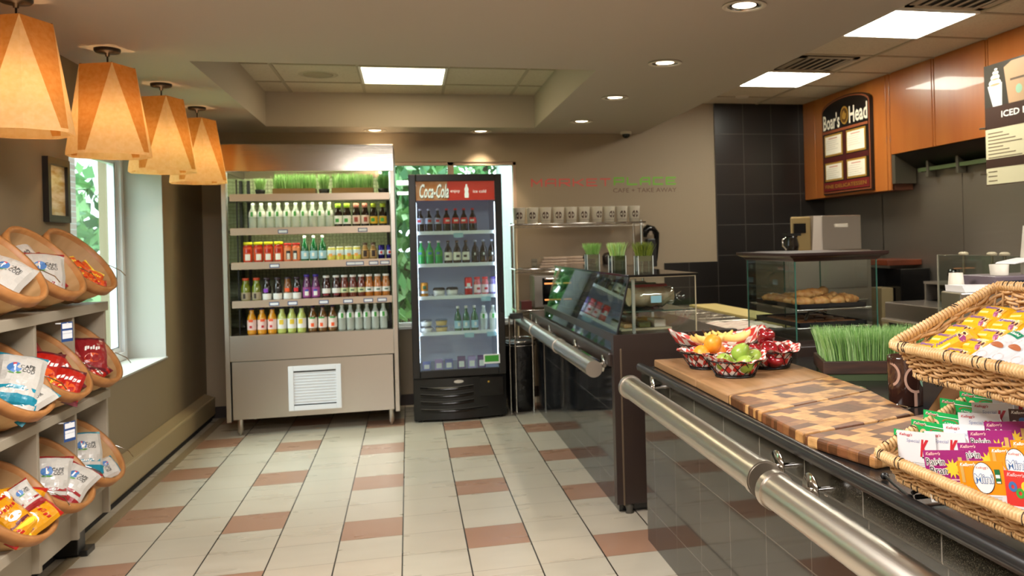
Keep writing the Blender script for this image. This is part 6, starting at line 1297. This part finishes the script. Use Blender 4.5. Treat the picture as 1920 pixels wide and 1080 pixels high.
# ---- cereal packs
cgr = mat('pack_green', '12a04e', .35); cslv = mat('pack_silver', 'dcdadb', .35); cpur = mat('pack_purple', '97236f', .35); cor_ = mat('pack_orange', 'f09018', .35); cred = mat('pack_red', 'd23a34', .35); cbrn = mat('pack_brown', '4a2a22', .35)
krd = mat('pack_k_red', 'bf2734', .35); cyl = mat('pack_yellow', 'f0c83a', .35); crl = mat('pack_ring_green', 'c7d65a', .4); crp = mat('pack_ring_peach', 'f2b48c', .4); pwh = mat('pack_white', 'efeeec', .4); pgr = mat('pack_text_grey', 'a9a9a6', .5); kpk = mat('pack_kellogg_pink', 'eab4b4', .4); cdg = mat('pack_dark_green', '1d6a3c', .4)
PW, PH = .102, .112
def pack(kind, label, cat='cereal pack'):
    """local frame: x width to the right, y up, z out of the printed face; origin top-left corner"""
    t = thing('cereal_pack', label, cat, (0, 0, 0)); bgm = {'G': cgr, 'K': cslv, 'R': cpur, 'M': cor_, 'F': cred, 'C': cbrn}[kind]
    MB().bx(0, PW, -PH*.60, 0, -.0015, 0, bgm).bx(0, PW, -PH, -PH*.60, -.0015, 0, mat('pack_lower_white', 'd8d8d6', .4)).build('printed_front', t)
    b = MB(); v = [(.002, -.004, -.002), (PW-.002, -.004, -.002), (PW-.006, -.020, -.020), (.006, -.020, -.020), (.004, -PH, -.002), (PW-.004, -PH, -.002), (PW-.012, -PH, -.044), (.012, -PH, -.044)]
    b.add(v, [(0, 1, 2, 3), (3, 2, 6, 7), (7, 6, 5, 4), (0, 3, 7, 4), (1, 5, 6, 2)], pwh)
    b.build('white_tub', t, bevel=.002)
    b = MB(); z = .0006; H_ = PH*.60
    def tx(s_, m, x, y, w, h, sh=0, bo=.02, dz=0): b.text(s_, m, (x*PW, -y*H_, z+dz), X3, Y3, w*PW, h*H_, sh, bo)
    if kind != 'K': tx("Kellogg's", kpk if kind in 'RF' else inkw, .24, .12, .36, .14, .3, .03)
    for k in range(9): b.rect(((.5+.02*(k % 3-1))*PW, -H_-PH*.4*(k+1)/11, z), X3, Y3, PW*(.8-.08*(k % 3)), .0009, pgr)
    if kind == 'G':
        tx("Kellogg's", krd, .24, .125, .34, .12, .3, .0, .0003); b.rect((.68*PW, -.14*H_, z), X3, Y3, .55*PW, .0015, inkw)
        b.disc((.20*PW, -.62*H_, z), X3, Y3, .014, .014, crl, 18, r0=.45).disc((.34*PW, -.42*H_, z+.0003), X3, Y3, .010, .010, crp, 18, r0=.4)
        tx('APPLE', inkw, .73, .42, .36, .2, 0, .04); tx('APPLE', ink, .73, .42, .34, .16, 0, .0, .0004); tx('JACKS', inkw, .75, .68, .44, .26, 0, .05); tx('JACKS', ink, .75, .68, .42, .22, 0, .0, .0004)
        b.disc((.73*PW, -.30*H_, z), X3, Y3, .022, .007, alm, 16, r0=.8, a0=0, a1=PI)
    if kind == 'K':
        tx("Kellogg's", krd, .24, .13, .34, .12, .3, .01); tx('Special', mat('pack_special_blue', '8a90b4', .4), .42, .33, .34, .15, .15, .0); tx('K', krd, .70, .54, .24, .60, .3, .05); b.rect((.73*PW, -.86*H_, z), X3, Y3, .2*PW, .0035, ink)
    if kind == 'R':
        tx('Raisin', inkw, .27, .36, .46, .26, 0, .06); tx('Raisin', ink, .27, .36, .44, .22, 0, .0, .0005); tx('Bran', inkw, .32, .64, .42, .28, 0, .06); tx('Bran', ink, .32, .64, .40, .24, 0, .0, .0005)
        P = []
        for k in range(22): a = 2*PI*k/22; r = (.021 if k % 2 else .0115); P.append((.66*PW+r*math.cos(a), -.58*H_+r*1.05*math.sin(a), z))
        b.add(P, [tuple(range(22))], cyl); b.rect((.86*PW, -.42*H_, z), Vector((1, -.05, 0)), Y3, .09*PW, .4*H_, mat('pack_tan', 'c9a45a', .4)); b.rect((.5*PW, -.93*H_, z), X3, Y3, .6*PW, .003, kpk)
    if kind == 'M':
        b.disc((.55*PW, -.50*H_, z), X3, Y3, .024, .032, ink, 24).disc((.55*PW, -.50*H_, z+.0003), X3, Y3, .0225, .0305, inkw, 24); tx('Mini', inkb, .55, .52, .40, .30, 0, .04, .0008); tx('Mini', inkw, .55, .52, .38, .26, 0, .0, .0012)
        tx("Kellogg's", krd, .55, .2, .28, .10, .3, .0, .0006); b.rect((.86*PW, -.45*H_, z), X3, Y3, .12*PW, .42*H_, cdg).rect((.86*PW, -.45*H_, z+.0003), X3, Y3, .09*PW, .1*H_, inkw).rect((.86*PW, -.62*H_, z+.0003), X3, Y3, .08*PW, .05*H_, inkw); b.rect((.10*PW, -.4*H_, z), X3, Y3, .07*PW, .5*H_, mat('pack_tan', 'c9a45a'))
    if kind == 'F':
        b.disc((.16*PW, -.45*H_, z), X3, Y3, .009, .010, inkb, 16, r0=.4).disc((.30*PW, -.62*H_, z), X3, Y3, .009, .010, lgreen, 16, r0=.4).disc((.42*PW, -.42*H_, z), X3, Y3, .009, .010, cyl, 16, r0=.4)
        tx('Froot', inkw, .68, .5, .46, .26, .1, .06); tx('Froot', cgr, .68, .5, .44, .22, .1, .01, .0005); tx('Loops', inkw, .70, .8, .46, .26, .1, .06); tx('Loops', cpur, .70, .8, .44, .22, .1, .01, .0005)
    if kind == 'C':
        for k in range(9): b.disc(((.12+.1*k)*PW, -(.45+.12*math.sin(k*2.1))*H_, z+.0001*k), X3, Y3, .006+.002*(k % 3), .006, [inkw, cor_, inkb, kpk][k % 4], 10)
    b.build('printed_artwork', t); return t
PS = {k: Stock(pack(k, '')) for k in 'GKRMFC'}
DP = {'G': 'green apple ring cereal pack', 'K': 'silver white cereal pack with big red K', 'R': 'purple raisin bran cereal pack', 'M': 'orange mini wheat cereal pack', 'F': 'red fruit ring cereal pack', 'C': 'dark brown chocolate cereal pack'}
def putp(kind, p, yaw, back, lean, lab):
    u = Vector((math.sin(yaw), -math.cos(yaw), 0)); up = Vector((0, 0, 1)); nrm = u.cross(up)          # faces the aisle
    v = (up*math.cos(back)-nrm*math.sin(back)).normalized(); nn = u.cross(v)
    u2 = u*math.cos(lean)+v*math.sin(lean); v2 = nn.cross(u2)
    M4 = Matrix(((u2.x, v2.x, nn.x, p[0]), (u2.y, v2.y, nn.y, p[1]), (u2.z, v2.z, nn.z, p[2]), (0, 0, 0, 1)))
    PS[kind].put(p, rot=M4.to_euler(), label='%s, %s' % (DP[kind], lab), group=DP[kind]+'s in the lower basket')
pos = ['front one by the rim', 'second from the rim', 'third from the rim', 'fourth from the rim', 'fifth, at the back', 'sixth, behind all the others']
for kind, pts, yaw, bk_, ln in [('G', [(1.125, 1.870, 1.016), (1.171, 1.867, 1.036), (1.211, 1.877, 1.054), (1.264, 1.887, 1.077), (1.304, 1.865, 1.095)], .35, .0, 0),
                            ('K', [(1.118, 1.846, 1.018), (1.150, 1.782, 1.026), (1.188, 1.765, 1.043), (1.235, 1.775, 1.064), (1.278, 1.784, 1.083), (1.33, 1.78, 1.105)], .42, .0, .10),
                            ('R', [(1.096, 1.706, 1.003), (1.149, 1.657, 1.026), (1.191, 1.679, 1.045), (1.230, 1.676, 1.062)], .42, .0, .16),
                            ('M', [(1.103, 1.594, 1.006), (1.166, 1.575, 1.034), (1.203, 1.555, 1.050), (1.25, 1.55, 1.07)], .40, .0, .16),
                            ('F', [(1.124, 1.474, 1.015), (1.17, 1.46, 1.035), (1.22, 1.45, 1.055)], .36, .0, .1), ('C', [(1.290, 1.670, 1.088), (1.335, 1.66, 1.11)], .36, .0, .08)]:
    for i, p in enumerate(pts):
        l = ln*(1 if i else (1.1 if kind != 'K' else .6)); putp(kind, p, yaw, bk_, l, pos[i])
tag(MB().add([(1.215, 1.895, 1.02), (1.40, 1.895, 1.09), (1.335, 1.895, 1.13), (1.295, 1.895, 1.12), (1.215, 1.893, .965), (1.40, 1.893, 1.05), (1.215, 1.892, 1.02), (1.40, 1.892, 1.09), (1.295, 1.892, 1.12), (1.335, 1.892, 1.13)], [(4, 5, 1, 0), (0, 1, 2, 3), (6, 8, 9, 7)], mat('brown_cardboard', 'a07650', .8)).build('cardboard_flap', loc=(1.31, 1.894, 1.0)), 'brown cardboard flap sticking up behind the green cereal packs', 'cardboard')
# ---- objects behind the baskets
tag(MB().bx(1.675, 2.05, 2.36, 2.60, .8585, 1.06, mat('matte_black_box', '1b1b1f', .4)).build('black_condiment_box', loc=(1.86, 2.48, .8585), bevel=.006), 'plain black box on the counter behind the upper basket, right of the brown canister', 'box')
t = thing('napkin_holder', 'steel napkin holder with white napkins behind the upper basket', 'napkin holder', (2.21, 3.05, .8585))
MB().prism([(2.10, 2.98), (2.32, 2.98), (2.32, 3.14), (2.12, 3.14)], .859, 1.245, steel).build('holder', t, bevel=.006)
MB().add([(2.125, 2.985, 1.246), (2.32, 2.985, 1.246), (2.32, 3.12, 1.246), (2.13, 3.12, 1.246), (2.115, 2.99, 1.272), (2.32, 2.99, 1.266), (2.32, 3.11, 1.266), (2.12, 3.11, 1.272)], [(0, 1, 5, 4), (1, 2, 6, 5), (2, 3, 7, 6), (3, 0, 4, 7), (4, 5, 6, 7)], pwh).build('napkins', t)
t = thing('cup_organizer', 'purple grey lidded organizer box holding paper cup stacks', 'organizer', (2.42, 3.2, .8585)); pgb = mat('purple_grey_plastic', '6d6068', .4)
MB().bx(2.335, 2.72, 3.08, 3.32, .8585, 1.298, pgb).build('body', t, bevel=.004)
MB().bx(2.37, 2.72, 3.074, 3.08, 1.255, 1.28, mat('slot_navy', '2a2c38', .4)).build('slot', t)
tag(MB().lathe([(.030, 0), (.030, .40), (.028, .405), (.001, .405)], mat('cup_tower_white', 'd9d0bd', .5), 20, T=Tm((2.235, 3.2, .8585))).lathe([(.033, .4), (.028, .455), (.001, .455)], pcup, 20, T=Tm((2.235, 3.2, .8585))).build('nested_cup_stack', loc=(2.235, 3.2, .8585)), 'tall narrow stack of cream cups beside the napkins', 'cups')
for k in range(7):
    q = thing('paper_cup', 'white cup in the tall stack at the right edge, %s' % ['bottom one', 'second from bottom', 'third from bottom', 'fourth from bottom', 'fifth from bottom', 'sixth from bottom', 'top one with green logo'][k], 'cup', (2.60, 3.18, 1.2985+k*.013), 'tall stack of cups at the right edge')
    zz = 1.2985+k*.0145; MB().lathe([(.050, 0), (.038, .12), (.001, .12)] if k == 6 else [(.0515, 0), (.0505, .008), (.040, .112), (.001, .112)], pcup, 24, T=Tm((2.60, 3.18, zz)), cap=False).build('cup_body', q)
    if k == 6:
        fn = lambda p: Vector((2.60+(.0495-.012*(p.z)/.12)*math.cos(-PI/2-.62+p.x/.045), 3.18+(.0495-.012*p.z/.12)*math.sin(-PI/2-.62+p.x/.045), zz+p.z)); MB().disc((-.0, 0, .05), X3, Z3, .014, .014, sgr, 16, fn=fn, r0=.3).build('logo', q)
q = tag(MB().lathe([(.036, 0), (.040, .045), (.001, .045)], pcup, 20, T=Tm((2.43, 3.18, 1.2985))).build('cup_lid_stack', loc=(2.43, 3.18, 1.2985)), 'small upturned tan cup on the organizer beside the tall cup stack', 'cup')
tag(MB().add([(2.46, 3.12, 1.345), (2.56, 3.12, 1.36), (2.56, 3.22, 1.36), (2.44, 3.22, 1.345), (2.47, 3.12, 1.352), (2.55, 3.12, 1.368), (2.55, 3.22, 1.368), (2.45, 3.22, 1.352)], [(0, 1, 5, 4), (1, 2, 6, 5), (2, 3, 7, 6), (3, 0, 4, 7), (4, 5, 6, 7), (0, 3, 2, 1)], pwh).build('paper_sheet', loc=(2.5, 3.17, 1.35)), 'white paper sheet lying against the cup stack at the right edge', 'paper')
